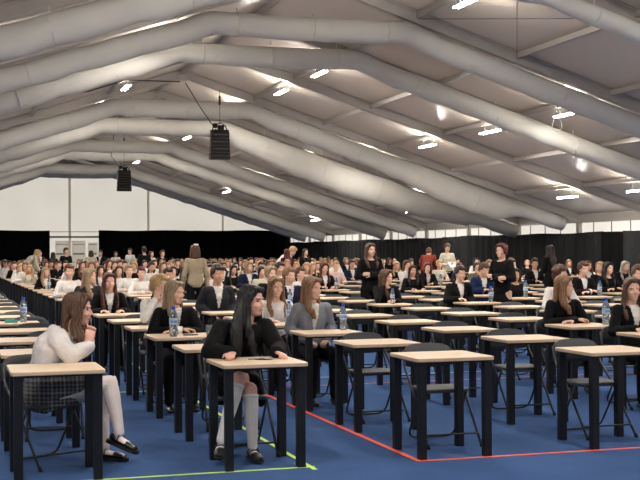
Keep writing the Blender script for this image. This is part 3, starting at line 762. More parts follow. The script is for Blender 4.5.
# hand-placed seated people: column, row, sideways shift, pose, head yaw, hair, style, top, kind, scale, note for the label
SEATED = [
 (1, 2, .02, 'lap', 42, 'lightbrown', 'long', 'grey', 'jacket', 1.0, 'young woman in grey blazer with long light brown hair looking aside, dark trousers'),
 (1, 3, .02, 'rest', 8, 'lightbrown', 'wavy', 'white', 'knit', .98, 'person in white blouse seen between black-haired woman and grey blazer'),
 (1, 5, -.03, 'lap', 12, 'dark', 'short', 'charcoal', 'jacket', 1.07, 'tall dark-haired boy in dark suit and white shirt, upright at his desk'),
 (0, 2, .03, 'cross', 48, 'ash', 'long', 'black', 'jacket', .985, 'young woman with long ash-blond hair, black jacket, behind the blue-capped bottle'),
 (0, 3, .12, 'chin', 55, 'blond', 'short', 'white', 'shirt', 1.02, 'blond boy in white shirt leaning on elbow with hand at chin'),
 (0, 5, -.06, 'rest', 10, 'auburn', 'straight', 'black', 'jacket', 1.0, 'auburn-haired woman in black blazer over white shirt, hands on desk'),
 (3, 2, .05, 'cross', 50, 'lightbrown', 'long', 'black', 'knit', .99, 'woman in black sweater with long light brown hair tilting her head'),
 (3, 1, .04, 'rest', -14, 'brown', 'long', 'black', 'jacket', .99, 'long brown-haired woman in black jacket cut by the picture edge'),
 (3, 6, .09, 'chin', 45, 'brown', 'wavy', 'black', 'knit', 1.0, 'woman in black, long brown hair, hands at chin behind a bottle'),
 (0, 19, -.04, 'rest', 10, 'blond', 'long', 'white', 'knit', .97, ''), (1, 26, 0, 'rest', 0, 'red', 'short', 'navy', 'jacket', 1.05, ''), (0, 13, .01, 'rest', 20, 'blond', 'wavy', 'black', 'jacket', .97, ''),
 (1, 22, 0, 'rest', -10, 'brown', 'short', 'black', 'jacket', 1.02, ''), (0, 9, -.03, 'rest', 5, 'auburn', 'short', 'white', 'shirt', 1.05, ''), (0, 7, -.05, 'slant', 60, 'ash', 'wavy', 'charcoal', 'knit', 1.02, ''),
 (1, 14, -.05, 'rest', 12, 'dark', 'straight', 'white', 'knit', .98, ''), (1, 12, 0, 'rest', -5, 'brown', 'bob', 'white', 'shirt', 1.0, ''), (1, 11, .01, 'rest', 15, 'ash', 'crop', 'white', 'shirt', 1.02, ''),
 (1, 10, .03, 'cross', -8, 'darkred', 'short', 'white', 'shirt', 1.0, ''), (2, 15, -.02, 'rest', 20, 'dark', 'short', 'white', 'shirt', 1.03, ''), (1, 8, -.01, 'slant', 10, 'dark', 'short', 'black', 'knit', 1.0, ''),
 (2, 13, .01, 'chin', -10, 'darkred', 'tail', 'white', 'shirt', .98, ''), (2, 12, 0, 'rest', 0, 'black', 'straight', 'black', 'knit', .97, ''), (2, 11, -.02, 'rest', 0, 'ash', 'long', 'black', 'jacket', .97, ''),
 (3, 13, .02, 'rest', 10, 'black', 'straight', 'black', 'knit', .98, ''), (7, 29, 0, 'rest', 0, 'darkred', 'short', 'charcoal', 'knit', 1.05, ''), (6, 24, .1, 'rest', 0, 'dark', 'short', 'black', 'jacket', 1.07, ''),
 (8, 31, 0, 'rest', 10, 'brown', 'bob', 'white', 'shirt', 1.05, ''), (4, 15, 0, 'rest', -10, 'dark', 'short', 'white', 'shirt', 1.02, ''), (2, 7, .06, 'lap', 20, 'ash', 'bun', 'black', 'knit', 1.03, ''),
 (3, 10, -.03, 'rest', 30, 'dark', 'short', 'black', 'jacket', 1.05, ''), (2, 6, -.03, 'lap', 30, 'lightbrown', 'short', 'navy', 'jacket', 1.02, ''), (3, 9, -.02, 'rest', 20, 'brown', 'short', 'white', 'shirt', .98, ''),
 (4, 11, -.07, 'rest', 5, 'auburn', 'long', 'black', 'jacket', 1.03, ''), (5, 14, .17, 'rest', 0, 'blond', 'short', 'pink', 'shirt', 1.03, ''), (6, 16, .15, 'rest', 0, 'dark', 'short', 'navy', 'jacket', 1.04, ''),
 (6, 13, .08, 'chin', 10, 'brown', 'bob', 'white', 'shirt', 1.06, ''), (8, 18, .2, 'rest', 0, 'dark', 'short', 'black', 'jacket', 1.04, ''), (5, 10, -.02, 'rest', -5, 'dark', 'long', 'black', 'knit', .99, ''),
 (6, 12, .03, 'chin', -12, 'auburn', 'bob', 'black', 'jacket', 1.02, ''), (8, 16, -.06, 'rest', 0, 'blond', 'short', 'cream', 'shirt', 1.02, ''), (4, 6, -.11, 'slant', 10, 'dark', 'short', 'black', 'jacket', 1.02, ''),
 (7, 12, -.12, 'chin', -20, 'brown', 'bun', 'olive', 'knit', 1.02, ''), (8, 15, -.08, 'rest', 0, 'auburn', 'short', 'charcoal', 'knit', .97, ''), (5, 8, .21, 'read', 12, 'brown', 'short', 'blue', 'jacket', 1.06, ''),
 (8, 14, .15, 'rest', 0, 'lightbrown', 'short', 'white', 'shirt', 1.03, ''), (9, 15, .13, 'rest', 0, 'dark', 'short', 'black', 'knit', 1.03, ''), (5, 7, .2, 'lap', -15, 'dark', 'bob', 'black', 'knit', .97, ''),
 (8, 12, 0, 'rest', -20, 'dark', 'short', 'black', 'jacket', 1.07, ''), (4, 4, .13, 'cross', 30, 'brown', 'curly', 'white', 'shirt', 1.04, ''), (6, 7, .07, 'cross', 10, 'brown', 'short', 'black', 'jacket', 1.05, ''),
 (9, 12, .03, 'rest', -8, 'auburn', 'long', 'white', 'shirt', 1.02, ''), (8, 10, .1, 'rest', -60, 'blond', 'bob', 'black', 'knit', 1.02, ''), (7, 8, .0, 'cross', 12, 'black', 'wavy', 'black', 'knit', 1.04, ''),
 (9, 11, .12, 'read', 0, 'grey', 'long', 'black', 'knit', 1.04, ''), (5, 4, -.05, 'rest', -10, 'brown', 'short', 'olive', 'knit', 1.04, ''),
 (7, 20, .1, 'rest', 5, 'brown', 'short', 'white', 'shirt', 1.04, ''), (9, 24, 0, 'rest', 5, 'lightbrown', 'bob', 'white', 'shirt', 1.04, ''),
]
POS2 = {}
def seat_at(c, r, du, s=1.): u, v = duv(c, r); return (u+LW/2+du, v+.83, 0)
for n, (c, r, du, pk, yaw, hair, style, top, kind, s, note) in enumerate(SEATED):
    taken.add((c, r)); loc = seat_at(c, r, du); Z = depth(loc[0], loc[1])
    used_chair_shift[(c, r)] = du
    sk = 'fair' if hair not in ('black', 'dark') else R.choice(['fair', 'tan', 'rosy'])
    p = build_person(pk, yaw, hair, style, top, kind, 'black', sk, 'white', .008 if Z < 14 else .011 if Z < 26 else .015, loc, 0, s)
    lab = note or f'person with {describe(hair, style, top, kind)}, seated {ordn(r+1)} row, {ordn(c+2)} column'
    tag(p, lab, 'person', 'seated exam candidates')
# crowd in the further rows
combos = []
rc = random.Random(5)
wts = [('white', 'shirt', 30), ('white', 'knit', 10), ('black', 'jacket', 26), ('black', 'knit', 18), ('navy', 'jacket', 6), ('charcoal', 'jacket', 5), ('cream', 'shirt', 3), ('wine', 'knit', 1), ('pink', 'shirt', 1)]
for i in range(44):
    t, k, _ = rc.choices(wts, [q[2] for q in wts])[0]
    st = rc.choice(['short', 'short', 'long', 'straight', 'bob', 'wavy', 'crop', 'tail'])
    hr = rc.choices(['dark', 'brown', 'lightbrown', 'blond', 'ash', 'auburn', 'black', 'darkred'], [6, 7, 5, 5, 3, 3, 2, 1])[0]
    combos.append((rc.choice(['rest', 'cross', 'lap']), rc.choice([-18, 0, 18]), hr, st, t, k, rc.choice(['fair', 'fair', 'rosy', 'tan'])))
SLOTS = []
for (Z, c, r, u, v) in cells:
    if (c, r) in taken or Z < 22 or r > 37: continue
    px = proj_x(u+.26, v+.83)
    if not -8 < px < 646: continue
    if px < 330: p = (.0 if c == 0 and r < 17 else .55 if Z < 27 else .82)
    elif px < 400: p = .10 if Z < 44 else .5
    else: p = .05 if Z < 36 else .22
    if rc.random() < p: SLOTS.append((Z, c, r))
for (Z, c, r) in SLOTS[:225]:
    pk, yaw, hair, style, top, kind, sk = rc.choice(combos)
    p = build_person(pk, yaw, hair, style, top, kind, 'black', sk, 'white', .018, seat_at(c, r, rc.uniform(-.08, .08)), rc.uniform(-.15, .15), rc.uniform(.97, 1.06), single=True)
    taken.add((c, r)); tag(p, f'{describe(hair, style, top, kind)}, person seated {ordn(r+1)} row, {ordn(c+2)} column', 'person', 'seated exam candidates')
# ------------------------------------------------------------------ standing people: pixel column only picks which aisle, the place is in metres
STANDING = [
 (6.97, 19.4, 'standfold', 10, 0, 'brown', 'long', 'black', 'knit', 'black', 1.0, 'standing woman in black with long brown hair and folded arms, among the desks'),
 (8.51, 17.45, 'standfold', 0, -62, 'darkred', 'bun', 'black', 'knit', 'dress', .985, 'standing woman in short black dress with dark red pinned-up hair, facing sideways'),
 (12.72, 23.68, 'standfold', 0, 195, 'dark', 'wavy', 'black', 'knit', 'black', .99, 'standing woman seen from behind, long dark hair, black clothes'),
 (14.15, 32.67, 'standpaper', 0, 0, 'brown', 'short', 'cream', 'shirt', 'black', 1.06, 'standing man in cream overshirt looking down at papers in front of side curtain'),
 (14.16, 34.23, 'standbend', 0, 150, 'auburn', 'short', 'rust', 'knit', 'black', 1.1, 'person in rust-brown sweater bending over beside a desk'),
 (4.64, 22.96, 'stand', 0, 178, 'brown', 'bob', 'beige', 'knit', 'black', 1.01, 'standing woman in beige sweater seen from behind with white hair clip'),
 (6.96, 43.82, 'stand', 0, 185, 'dark', 'short', 'black', 'jacket', 'black', 1.06, 'standing man in black jacket seen from behind before far curtain'),
 (4.08, 43.15, 'stand', 0, 20, 'dark', 'short', 'black', 'knit', 'black', 1.04, 'standing person in black in front of the white doors'),
 (5.52, 48.04, 'stand', 0, 180, 'brown', 'bob', 'cream', 'knit', 'black', 1.0, 'standing person in cream seen from behind beside the white doors'),
 (2.94, 46.23, 'standbend', 0, 100, 'blond', 'long', 'cream', 'knit', 'black', 1.13, 'blond person in cream leaning over at the dark curtain'),
 (4.08, 55.2, 'stand', 0, 10, 'dark', 'short', 'charcoal', 'jacket', 'black', 1.0, 'standing person in charcoal jacket before the dark curtain'),
 (4.13, 49.0, 'stand', 0, 200, 'dark', 'straight', 'black', 'knit', 'black', .96, 'standing dark-haired woman in black at the edge of the white doors'),
 (6.07, 49.44, 'stand', 0, -30, 'dark', 'short', 'black', 'jacket', 'black', 1.0, 'standing person in black beyond the seated rows, by curtain edge'),
 (6.95, 51.47, 'stand', 0, 10, 'black', 'bob', 'white', 'shirt', 'black', .98, 'standing black-haired person in white shirt in front of the far curtain'),
 (7.53, 51.19, 'stand', 0, -40, 'dark', 'short', 'white', 'shirt', 'black', 1.05, 'standing person in white shirt, dark short hair, taller at far curtain'),
 (7.53, 45.74, 'stand', 0, 30, 'brown', 'bob', 'white', 'knit', 'black', .97, 'standing brown-haired person in white top beside man in black'),
 (7.52, 43.23, 'stand', 0, 20, 'brown', 'short', 'black', 'knit', 'black', .98, 'standing brown-haired person in black right of the man in black jacket'),
 (9.83, 34.75, 'stand', 0, 190, 'darkred', 'long', 'wine', 'knit', 'black', .98, 'standing person in wine sweater with dark red hair'),
 (9.84, 35.58, 'standbend', 0, 60, 'blond', 'short', 'white', 'shirt', 'black', 1.14, 'leaning person in white shirt next to dark red-haired one'),
 (11.26, 37.65, 'standfold', 0, 20, 'dark', 'long', 'black', 'knit', 'black', .99, 'standing dark long-haired woman in black at the curtain corner'),
]
for (u, v, pk, yaw, rz, hair, style, top, kind, bot, s, lab) in STANDING:
    Z = depth(u, v)
    p = build_person(pk, yaw, hair, style, top, kind, bot, 'fair', 'white', .010 if Z < 25 else .014, (u, v, 0), math.radians(rz), s)
    tag(p, lab, 'person', 'standing people')
    if 'hair clip' in lab:
        bm = bmesh.new(); box(bm, -.045, .045, .10, .135, .10, .13, bev=.01)
        me = finish(bm, 'hair_clip', m_white, False); me.parent = p; me.location = V(POSES[pk]['head'])
    if 'papers' in lab:
        bm = bmesh.new(); box(bm, -.10, .10, -.14, .14, 0, .003)
        o = finish(bm, 'paper_sheet', m_white, False); o.location = (u, v-.36, 1.17); o.rotation_euler = (math.radians(35), 0, 0)
        tag(o, 'white paper sheets held by the standing man in cream', 'paper')
# ------------------------------------------------------------------ the two women at the front
# woman in white sweater and plaid skirt, side-on behind the first desk
def world_person(J, vx): return body_bm(J, vx)
JA = pose(fold=(0, -1, 0), pelvis=(.70, 9.02, .555), waist=(.70, 9.02, .69), chest=(.75, 9.01, .835), neck=(.85, 9.01, .975), head=(.945, 9.0, 1.125), shl=((.80, 9.16, .925), (.775, 8.86, .915)),
          el=((.97, 9.16, .80), (.86, 8.80, .795)), wr=((1.02, 9.02, .885), (1.005, 8.885, .855)), hd=((.15, -.3, .9), (.12, .12, .95)), palm=((-.2, -.9, 0), (-.1, .95, 0)), curl=.95,
          hip=((.74, 9.10, .52), (.74, 8.93, .52)), kn=((1.10, 9.03, .48), (1.155, 8.90, .58)), an=((1.13, 8.99, .10), (1.215, 8.82, .225)), toe=((.80, -.55, 0), (.74, -.58, -.30)), rot=(76, 6, 0))
m_plaid = bpy.data.materials.new('grey_plaid'); m_plaid.use_nodes = True; nt = m_plaid.node_tree; b_ = nt.nodes['Principled BSDF']; b_.inputs['Roughness'].default_value = .9
tc = nt.nodes.new('ShaderNodeTexCoord'); sx_ = nt.nodes.new('ShaderNodeSeparateXYZ'); nt.links.new(tc.outputs['Object'], sx_.inputs[0])
def band(sock, freq, ph, lo):
    a = nt.nodes.new('ShaderNodeMath'); a.operation = 'MULTIPLY_ADD'; a.inputs[1].default_value = freq; a.inputs[2].default_value = ph; nt.links.new(sock, a.inputs[0])
    f = nt.nodes.new('ShaderNodeMath'); f.operation = 'FRACT'; nt.links.new(a.outputs[0], f.inputs[0])
    g_ = nt.nodes.new('ShaderNodeMath'); g_.operation = 'LESS_THAN'; g_.inputs[1].default_value = lo; nt.links.new(f.outputs[0], g_.inputs[0]); return g_.outputs[0]
def addn(a, b):
    n_ = nt.nodes.new('ShaderNodeMath'); n_.operation = 'ADD'; nt.links.new(a, n_.inputs[0]); nt.links.new(b, n_.inputs[1]); return n_.outputs[0]
tot = addn(addn(band(sx_.outputs['X'], 34, .1, .35), band(sx_.outputs['Z'], 34, .3, .35)), addn(band(sx_.outputs['X'], 11, .0, .12), band(sx_.outputs['Z'], 11, .2, .12)))
rp = nt.nodes.new('ShaderNodeValToRGB'); rp.color_ramp.elements[0].color = (*lin((44, 44, 48)), 1); rp.color_ramp.elements[1].color = (*lin((140, 138, 138)), 1)
dv = nt.nodes.new('ShaderNodeMath'); dv.operation = 'DIVIDE'; dv.inputs[1].default_value = 3.2; nt.links.new(tot, dv.inputs[0]); nt.links.new(dv.outputs[0], rp.inputs[0]); nt.links.new(rp.outputs[0], b_.inputs['Base Color'])
m_sock = mat('white_tights', (228, 214, 210), .7, .2, noise_amt=.02)
m_sock2 = mat('white_sock', (226, 220, 216), .8, .2, noise_amt=.03)
def strap_shoe(an, toe, root, dn=(0, 0, -1), straps=1, chunky=True):
    an, toe, dn = V(an), V(toe).normalized(), V(dn).normalized(); sd = toe.cross(dn).normalized()
    bm = bmesh.new(); foot_vols(bm, an, toe, 1.15, dn); b = remesh(bm, .006, 2)
    cut(b, lambda p: (p-an).dot(dn) < .014 or ((p-an).dot(dn) < .050 and .0 < (p-an).dot(toe) < .085))
    sh = finish(b, 'shoe', m_shoe, True, root); sh.modifiers.new('s', 'SOLIDIFY').thickness = .004
    bm = bmesh.new(); h0, h1 = (.072, .098) if chunky else (.076, .088)
    prof = [(-.075, .026), (-.055, .036), (0, .034), (.07, .042), (.13, .043), (.17, .034), (.188, .016)]
    top = [an + toe*x + sd*y for x, y in prof] + [an + toe*x - sd*y for x, y in prof[::-1]]
    A = [bm.verts.new(p + dn*h0) for p in top]; B = [bm.verts.new(p + dn*h1) for p in top]
    bm.faces.new(A); bm.faces.new(B[::-1])
    for i in range(len(A)): bm.faces.new((A[i], B[i], B[(i+1) % len(A)], A[(i+1) % len(A)]))
    finish(bm, 'sole', m_sole, False, sh)
    for k in range(straps):
        c = an + toe*(.018+.032*k) + dn*(.018+.012*k); bm = bmesh.new()
        r = .046-.002*k; pts = [c + sd*math.cos(a)*r + (toe*.75-dn*.45 if False else -dn)*math.sin(a)*r*.75 + dn*.022 for a in [math.radians(q) for q in range(-40, 221, 20)]]
        tube(bm, pts, (.003, .009) if False else .005, 6); finish(bm, 'strap', m_shoe, True, sh)
    return sh
A_ = empty('person', (.70, 9.02, 0)); off = Matrix.Translation((-.70, -9.02, 0))
def put(bm, name, m, root, o_, smooth=True):
    o = finish(bm, name, m, smooth, root); o.matrix_local = o_; return o
put(body_bm(JA, .007), 'body', [skin('rosy'), m_eye, m_iris, hairm('brown'), m_lip], A_, off)
hb = hair_bm('wavy', .006); hm = off @ Matrix.Translation(V(JA['head'])) @ rot3(76, 3, 0).to_4x4()
put(hb, 'hair', hairm('brown'), A_, hm)
bm = bmesh.new(); torso_vols(bm, JA, .03); arm_vols(bm, JA, .024, .93)
for q, e_, r0_, r1_ in ((V(JA['shl'][1]), V(JA['el'][1]), .075, .066), (V(JA['shl'][0]), V(JA['el'][0]), .07, .06)): limb(bm, q, r0_, e_, r1_)
limb(bm, (.70, 9.02, .62), (.15, .12), (.74, 9.0, .84), (.17, .13), side=(0, 1, 0))
b = remesh(bm, .008, 2); NA = V(JA['neck'])
cut(b, lambda p: (p-NA).z > -.02 and ((p-NA).xy.length < .085)); cut(b, lambda p: p.z < .665)
for v_ in b.verts: v_.co += v_.normal*(noise.noise(v_.co*12)*.008 + noise.noise(v_.co*30)*.003)
put(b, 'sweater', mat('white_knit', (226, 220, 218), .9, .1, noise_amt=.03, bump=.3, bump_scale=70), A_, off)
# plaid skirt hanging over the seat
bm = bmesh.new(); n = 44; rings = []
for k, (t, z) in enumerate(((0, .74), (.2, .67), (.45, .58), (.7, .48), (1, .385))):
    rg = []
    for i in range(n):
        a = 2*math.pi*i/n; pl = 1+.05*t*math.sin(i*math.pi*2*11/n)
        ex = (.135+.20*t if math.cos(a) > 0 else .125+.03*t); ey = .115+.075*t
        zz = z + (.13*t*max(0, math.cos(a))) + .05*t*max(0, -math.cos(a))**2
        rg.append(bm.verts.new((.69+math.cos(a)*ex*pl, 9.02+math.sin(a)*ey*pl, zz)))
    rings.append(rg)
for P_, Q_ in zip(rings, rings[1:]):
    for i in range(n): bm.faces.new((P_[i], P_[(i+1) % n], Q_[(i+1) % n], Q_[i]))
limb(bm, (.74, 9.10, .535), .098, (.96, 9.06, .54), .09); limb(bm, (.74, 8.93, .535), .098, (.99, 8.92, .585), .085)
sk_ = put(bm, 'skirt', m_plaid, A_, off); sk_.modifiers.new('s', 'SOLIDIFY').thickness = .004
bm = bmesh.new()
for i in (0, 1):
    h, kn, an = V(JA['hip'][i]), V(JA['kn'][i]), V(JA['an'][i]); limb(bm, h+(kn-h)*.12, .084, kn, .060); mid = kn+(an-kn)*.28
    limb(bm, kn, .059, mid, .061); limb(bm, mid, .060, an, .037); t = V(JA['toe'][i]).normalized(); foot_vols(bm, an, t, 1.0, down_of(t))
put(remesh(bm, .007, 2), 'tights', m_sock, A_, off)
for i in (0, 1):
    t = V(JA['toe'][i]).normalized(); dn = V((0, 0, -1)) if i == 0 else (V((0, 0, -1)) - t*V((0, 0, -1)).dot(t)).normalized()
    s_ = strap_shoe(JA['an'][i], t, A_, dn, 1); s_.matrix_local = off
bm = bmesh.new()
for s in (-1, 1):
    ell(bm, (1.205+.0, 8.985+s*.02, .58), (.012, .03, .045)); limb(bm, (1.21, 8.985, .57), (.004, .012), (1.235, 8.985+s*.03, .49), (.003, .014))
put(bm, 'bow', m_white, A_, off)
tag(A_, 'woman in white sweater and plaid skirt sitting sideways, white tights, black strap shoes', 'person')
# woman in black dress with long straight black hair
JB = pose(pelvis=(2.14, 9.09, .555), waist=(2.15, 9.08, .69), chest=(2.17, 9.0, .85), neck=(2.20, 8.95, 1.02), head=(2.245, 8.93, 1.165), sh=.175, shz=.965,
          shl=((2.01, 8.96, .955), (2.36, 8.98, .955)), el=((1.885, 8.80, .80), (2.43, 8.84, .80)), wr=((2.03, 8.66, .795), (2.36, 8.64, .79)), hd=((-.35, -.85, 0), (.15, -.9, -.05)), palm=((0, 0, -1), (-.3, 0, -1)),
          hip=((2.06, 9.06, .52), (2.23, 9.06, .52)), kn=((2.175, 8.72, .515), (2.085, 8.72, .60)), an=((2.165, 8.62, .105), (1.925, 8.60, .165)), toe=((.05, -1, 0), (-.30, -.9, -.12)), rot=(48, 4, 0))
B_ = empty('person', (2.14, 9.09, 0)); off = Matrix.Translation((-2.14, -9.09, 0))
put(body_bm(JB, .007), 'body', [skin('rosy'), m_eye, m_iris, hairm('black'), m_lip], B_, off)
put(hair_bm('straight', .006), 'hair', hairm('black'), B_, off @ Matrix.Translation(V(JB['head'])) @ rot3(46, 2, 0).to_4x4())
bm = bmesh.new(); pts = [(2.165, 8.905, 1.16), (2.125, 8.87, 1.06), (2.10, 8.845, .95), (2.10, 8.83, .84), (2.11, 8.84, .76)]
for (p, r), (q, t) in zip(zip(pts, (.038, .045, .05, .045, .03)), list(zip(pts, (.038, .045, .05, .045, .03)))[1:]): limb(bm, p, (r, r*.6), q, (t, t*.6), side=(1, 0, 0))
b = remesh(bm, .006, 1)
for v_ in b.verts: v_.co += v_.normal*.003*math.sin(v_.co.x*420)
put(b, 'hair_lock', hairm('black'), B_, off)
bm = bmesh.new(); torso_vols(bm, JB, .026); arm_vols(bm, JB, .024, .95)
for i in (0, 1): limb(bm, JB['shl'][i], .078, JB['el'][i], .066)
b = remesh(bm, .008, 2); NB = V(JB['neck']); cut(b, lambda p: (p-NB).z > -.03 and (p-NB).xy.length < .085); cut(b, lambda p: p.z < .56)
for v_ in b.verts: v_.co += v_.normal*(noise.noise(v_.co*12)*.007)
put(b, 'sweater', cloth('black'), B_, off)
bm = bmesh.new(); limb(bm, (2.14, 9.09, .60), (.17, .13), (2.14, 9.05, .53), (.19, .15), side=(1, 0, 0)); limb(bm, (2.05, 9.04, .545), .10, (2.12, 8.86, .56), .082); limb(bm, (2.25, 9.06, .53), .10, (2.225, 8.88, .54), .082)
limb(bm, (2.03, 9.1, .50), (.10, .06), (2.0, 9.0, .40), (.09, .03)); limb(bm, (2.30, 9.05, .50), (.06, .09), (2.33, 8.98, .38), (.03, .06))
put(remesh(bm, .008, 2), 'skirt', cloth('black'), B_, off)
for i in (0, 1):
    kn, an = V(JB['kn'][i]), V(JB['an'][i]); a = kn+(an-kn)*.10; mid = kn+(an-kn)*.33; bm = bmesh.new()
    limb(bm, a+(an-kn)*.05, .0575, mid, .0585); limb(bm, mid, .0575, an, .037); t = V(JB['toe'][i]).normalized(); foot_vols(bm, an, t, 1.0, down_of(t))
    b = remesh(bm, .006, 2); ax = (an-kn).normalized(); cut(b, lambda p: (p-a).dot(ax) < -.005)
    put(b, 'knee_sock', m_sock2, B_, off)
    bm = bmesh.new(); tube(bm, [a + ax*.0, a + ax*.028], .0605, 16); put(bm, 'sock_band', m_sock2, B_, off)
    t = V(JB['toe'][i]).normalized(); dn = (V((0, 0, -1)) - t*V((0, 0, -1)).dot(t)).normalized()
    s_ = strap_shoe(an, t, B_, dn, 3, False); s_.matrix_local = off
tag(B_, 'woman in black dress with long straight black hair, legs crossed in white knee socks', 'person')
taken |= {(-1, 0), (0, 0)}; used_chair_shift[(0, 0)] = 0; 

# ------------------------------------------------------------------ lay out desks and chairs
def where(c, r):
    if r == 0 and c >= -1 and c <= 3: return {-1: 'front desk of the column at the near corner, woman in plaid skirt behind', 0: 'front desk beside the green tape corner, black-haired woman behind it',
                                   1: 'empty front desk standing on the red tape corner', 2: 'empty front desk on the red tape, second from its corner', 3: 'front desk on the red tape, third from its corner'}[c]
    return f'{"occupied" if (c, r) in taken else "empty"} pale-topped exam desk, {ordn(r+1)} row back, {ordn(c+2)} column'
used0 = used1 = 0
rest = []
for i, (Z, c, r, u, v) in enumerate(cells):
    if i >= 298: rest.append((c, r, u, v)); continue
    near = Z < 23
    if near: d = desk0 if used0 == 0 else copy_tree(desk0); ch = chair0 if used0 == 0 else copy_tree(chair0); used0 += 1
    else:
        d = bpy.data.objects.new('exam_desk', desk1.data); COL.objects.link(d); ch = bpy.data.objects.new('folding_chair', chair1.data); COL.objects.link(ch)
    jit = random.Random(c*100+r)
    d.location = (u, v, 0); d.rotation_euler = (0, 0, jit.uniform(-.012, .012) if r > 0 else 0)
    tag(d, where(c, r), 'desk', 'exam desks in the hall')
    occ = (c, r) in taken
    ch.location = (u+LW/2+used_chair_shift.get((c, r), (.19 if (c, r) == (1, 0) else jit.uniform(.13, .25)) if not occ else 0), v+(.76 if not occ else .80)+jit.uniform(-.03, .03)*(not occ), 0); ch.rotation_euler = (0, 0, jit.uniform(-.08, .05) if not occ else 0)
    if (c, r) == (-1, 0): ch.location = (.70, 9.05, 0); ch.rotation_euler = (0, 0, math.radians(25))
    tag(ch, f'charcoal folding chair {"under a seated person" if occ else "standing empty"}, {ordn(r+1)} row back, {ordn(c+2)} column', 'chair', 'folding chairs in the hall')
for nm, src, lab, cat_, dy in (('exam_desk', desk1, 'furthest rows of exam desks beyond the counted ones', 'desk', 0), ('folding_chair', chair1, 'furthest rows of folding chairs beyond the counted ones', 'chair', .78)):
    big = bmesh.new()
    for (c, r, u, v) in rest:
        n0 = len(big.verts); big.from_mesh(src.data); big.verts.ensure_lookup_table()
        bmesh.ops.translate(big, vec=(u + (LW/2 if dy else 0), v+dy, 0), verts=big.verts[n0:])
    tag(finish(big, nm, list(src.data.materials), False, recalc=False), lab, cat_, kind='stuff')
# ------------------------------------------------------------------ things on the desks
def bottle_parts():
    P = []
    bm = bmesh.new(); prof = [(.0, .000), (.026, .0), (.031, .006), (.0315, .05), (.029, .07), (.0315, .09), (.0315, .15), (.029, .172), (.018, .197), (.0135, .205), (.0135, .215)]
    def lathe(bm, prof, n=16):
        rg = [[bm.verts.new((r*math.cos(2*math.pi*k/n), r*math.sin(2*math.pi*k/n), z)) for k in range(n)] for r, z in prof if r > 0]
        for A, B in zip(rg, rg[1:]):
            for k in range(n): bm.faces.new((A[k], A[(k+1) % n], B[(k+1) % n], B[k]))
        bm.faces.new(rg[0][::-1]); bm.faces.new(rg[-1])
    lathe(bm, prof); P.append(('bottle_body', bm, m_bottle))
    bm = bmesh.new(); lathe(bm, [(.0155, .208), (.0158, .226), (.014, .229)]); P.append(('cap', bm, m_cap))
    bm = bmesh.new(); lathe(bm, [(.0318, .093), (.0322, .095), (.0322, .135), (.0318, .137)]); P.append(('label_wrap', bm, m_label))
    bm = bmesh.new()
    for k in range(5): a = -1.57+(k-2)*.35; tube(bm, [(.0325*math.cos(a), .0325*math.sin(a), .104), (.0325*math.cos(a), .0325*math.sin(a), .126)], .003, 4)
    P.append(('label_print', bm, m_labelb)); return P
bt0 = empty('water_bottle')
for nm, bm, m in bottle_parts(): finish(bm, nm, m, True, bt0)
BOT = [(-1, 4, .40, .30, 'blue-capped water bottle on the desk behind the woman in plaid skirt', 1.25), (0, 2, .15, .08, 'blue-capped water bottle in front of the ash-blond woman in black', 1.25), (1, 3, .28, .25, 'clear water bottle in front of the white-bloused woman', 1.1),
       (1, 2, .50, .45, 'clear capless-looking bottle near the edge of the grey blazer desk', 1.15), (3, 6, .25, .2, 'water bottle before the long-haired woman with hands at chin', 1.05), (3, 2, .50, .2, 'blue-capped bottle on the right end of the black-sweater woman\'s desk', 1.25),
       (4, 6, .45, .2, 'water bottle beside the boy in black suit', 1.1), (6, 7, .40, .3, 'water bottle on the desk of the short-haired boy in black suit', 1.2), (0, 13, .3, .3, 'water bottle before the wavy blond person in black', 1.2),
       (6, 12, .45, .3, 'water bottle beside the auburn person with hand at chin', 1.2), (5, 7, .4, .3, 'water bottle behind the standing woman in black dress', 1.3), (4, 11, .3, .3, 'water bottle before the auburn long-haired person in black', 1.1),
       (2, 6, .1, .3, 'water bottle in front of the navy-jacketed boy', 1.1), (2, 11, .3, .3, 'water bottle before the ash-blond person in black jacket', 1.1)]
for i, (c, r, dx, dy, lab, s) in enumerate(BOT):
    o = bt0 if i == 0 else copy_tree(bt0); u, v = duv(c, r); o.location = (u+dx, v+dy, .7505); o.scale = (s, s, s); tag(o, lab, 'bottle', 'water bottles on desks')
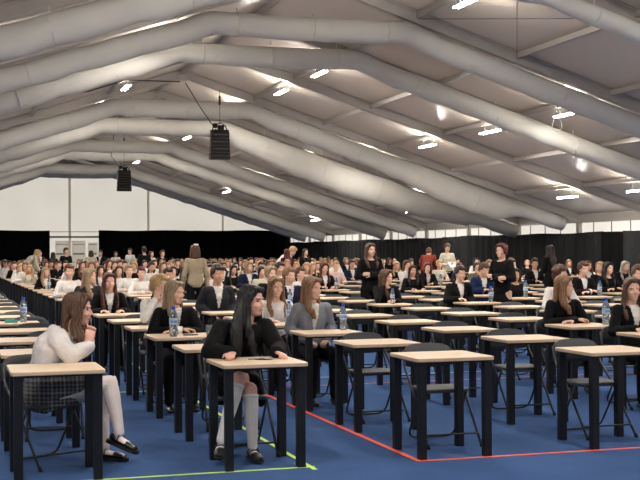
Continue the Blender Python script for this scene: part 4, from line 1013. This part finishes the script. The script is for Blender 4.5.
# glass tumbler, papers, pens, cards
bm = bmesh.new(); n = 16; rg = [[bm.verts.new((r*math.cos(2*math.pi*k/n), r*math.sin(2*math.pi*k/n), z)) for k in range(n)] for r, z in ((.026, 0), (.034, .10), (.0325, .10), (.0245, .006))]
for A, B in zip(rg, rg[1:]):
    for k in range(n): bm.faces.new((A[k], A[(k+1) % n], B[(k+1) % n], B[k]))
bm.faces.new(rg[0][::-1]); bm.faces.new(rg[-1]); u, v = duv(0, 2)
o = finish(bm, 'drinking_glass', m_bottle); o.location = (u+.50, v+.12, .7505); tag(o, 'clear drinking glass on the ash-blond woman\'s desk', 'glass')
def flat(name, loc, size, m, lab, cat_, rz=0, h=.003):
    bm = bmesh.new(); box(bm, -size[0]/2, size[0]/2, -size[1]/2, size[1]/2, 0, h, bev=min(.001, h*.3)); o = finish(bm, name, m, False); o.location = loc; o.rotation_euler = (0, 0, rz); return tag(o, lab, cat_)
def pen(loc, rz, lab, m):
    t = empty('pen', loc, rz); tag(t, lab, 'pen', 'pens on desks'); bm = bmesh.new(); tube(bm, [(-.07, 0, .005), (.05, 0, .005)], .0045, 8); finish(bm, 'barrel', m, True, t)
    bm = bmesh.new(); tube(bm, [(.05, 0, .005), (.062, 0, .005), (.07, 0, .005)], [.0045, .003, .001], 8); finish(bm, 'tip', m_grey, True, t)
u, v = duv(0, 0)
flat('id_card', (u+.235, v+.27, .7505), (.10, .05), m_white, 'white card strip on the black-haired woman\'s desk', 'card', .1)
flat('id_card', (u+.36, v+.33, .7505), (.07, .04), m_white, 'smaller white card by her hand on the same desk', 'card', -.1)
pen((u+.28, v+.29, .7505), .2, 'black pen lying beside the white card strip', m_pen)
pen((u+.32, v+.24, .7505), -.3, 'second black pen nearer the desk edge by the card', m_pen)
pen((1.12, 8.87, .93), 1.3, 'short pen held up by the woman in white sweater', mat('red_pen', (140, 40, 40), .4)) if False else None
u, v = duv(-1, 4); flat('pencil_case', (u+.26, v+.22, .7505), (.14, .05), m_teal, 'teal pencil case on the desk with the blue-capped bottle', 'case', .1, .03)
u, v = duv(0, 2); flat('phone', (u+.34, v+.22, .7505), (.13, .07), m_pen, 'black phone on the ash-blond woman\'s desk', 'phone', .1, .008)
u, v = duv(5, 8); flat('paper_sheet', (u+.4, v+.3, .7505), (.2, .28), m_white, 'white papers on the desk of the reading man in blue jacket', 'paper', .2)
u, v = duv(6, 7); flat('paper_sheet', (u+.2, v+.3, .7505), (.2, .28), m_white, 'white papers before the boy in black suit', 'paper', .2)
bpy.data.objects.remove(desk1); bpy.data.objects.remove(chair1)
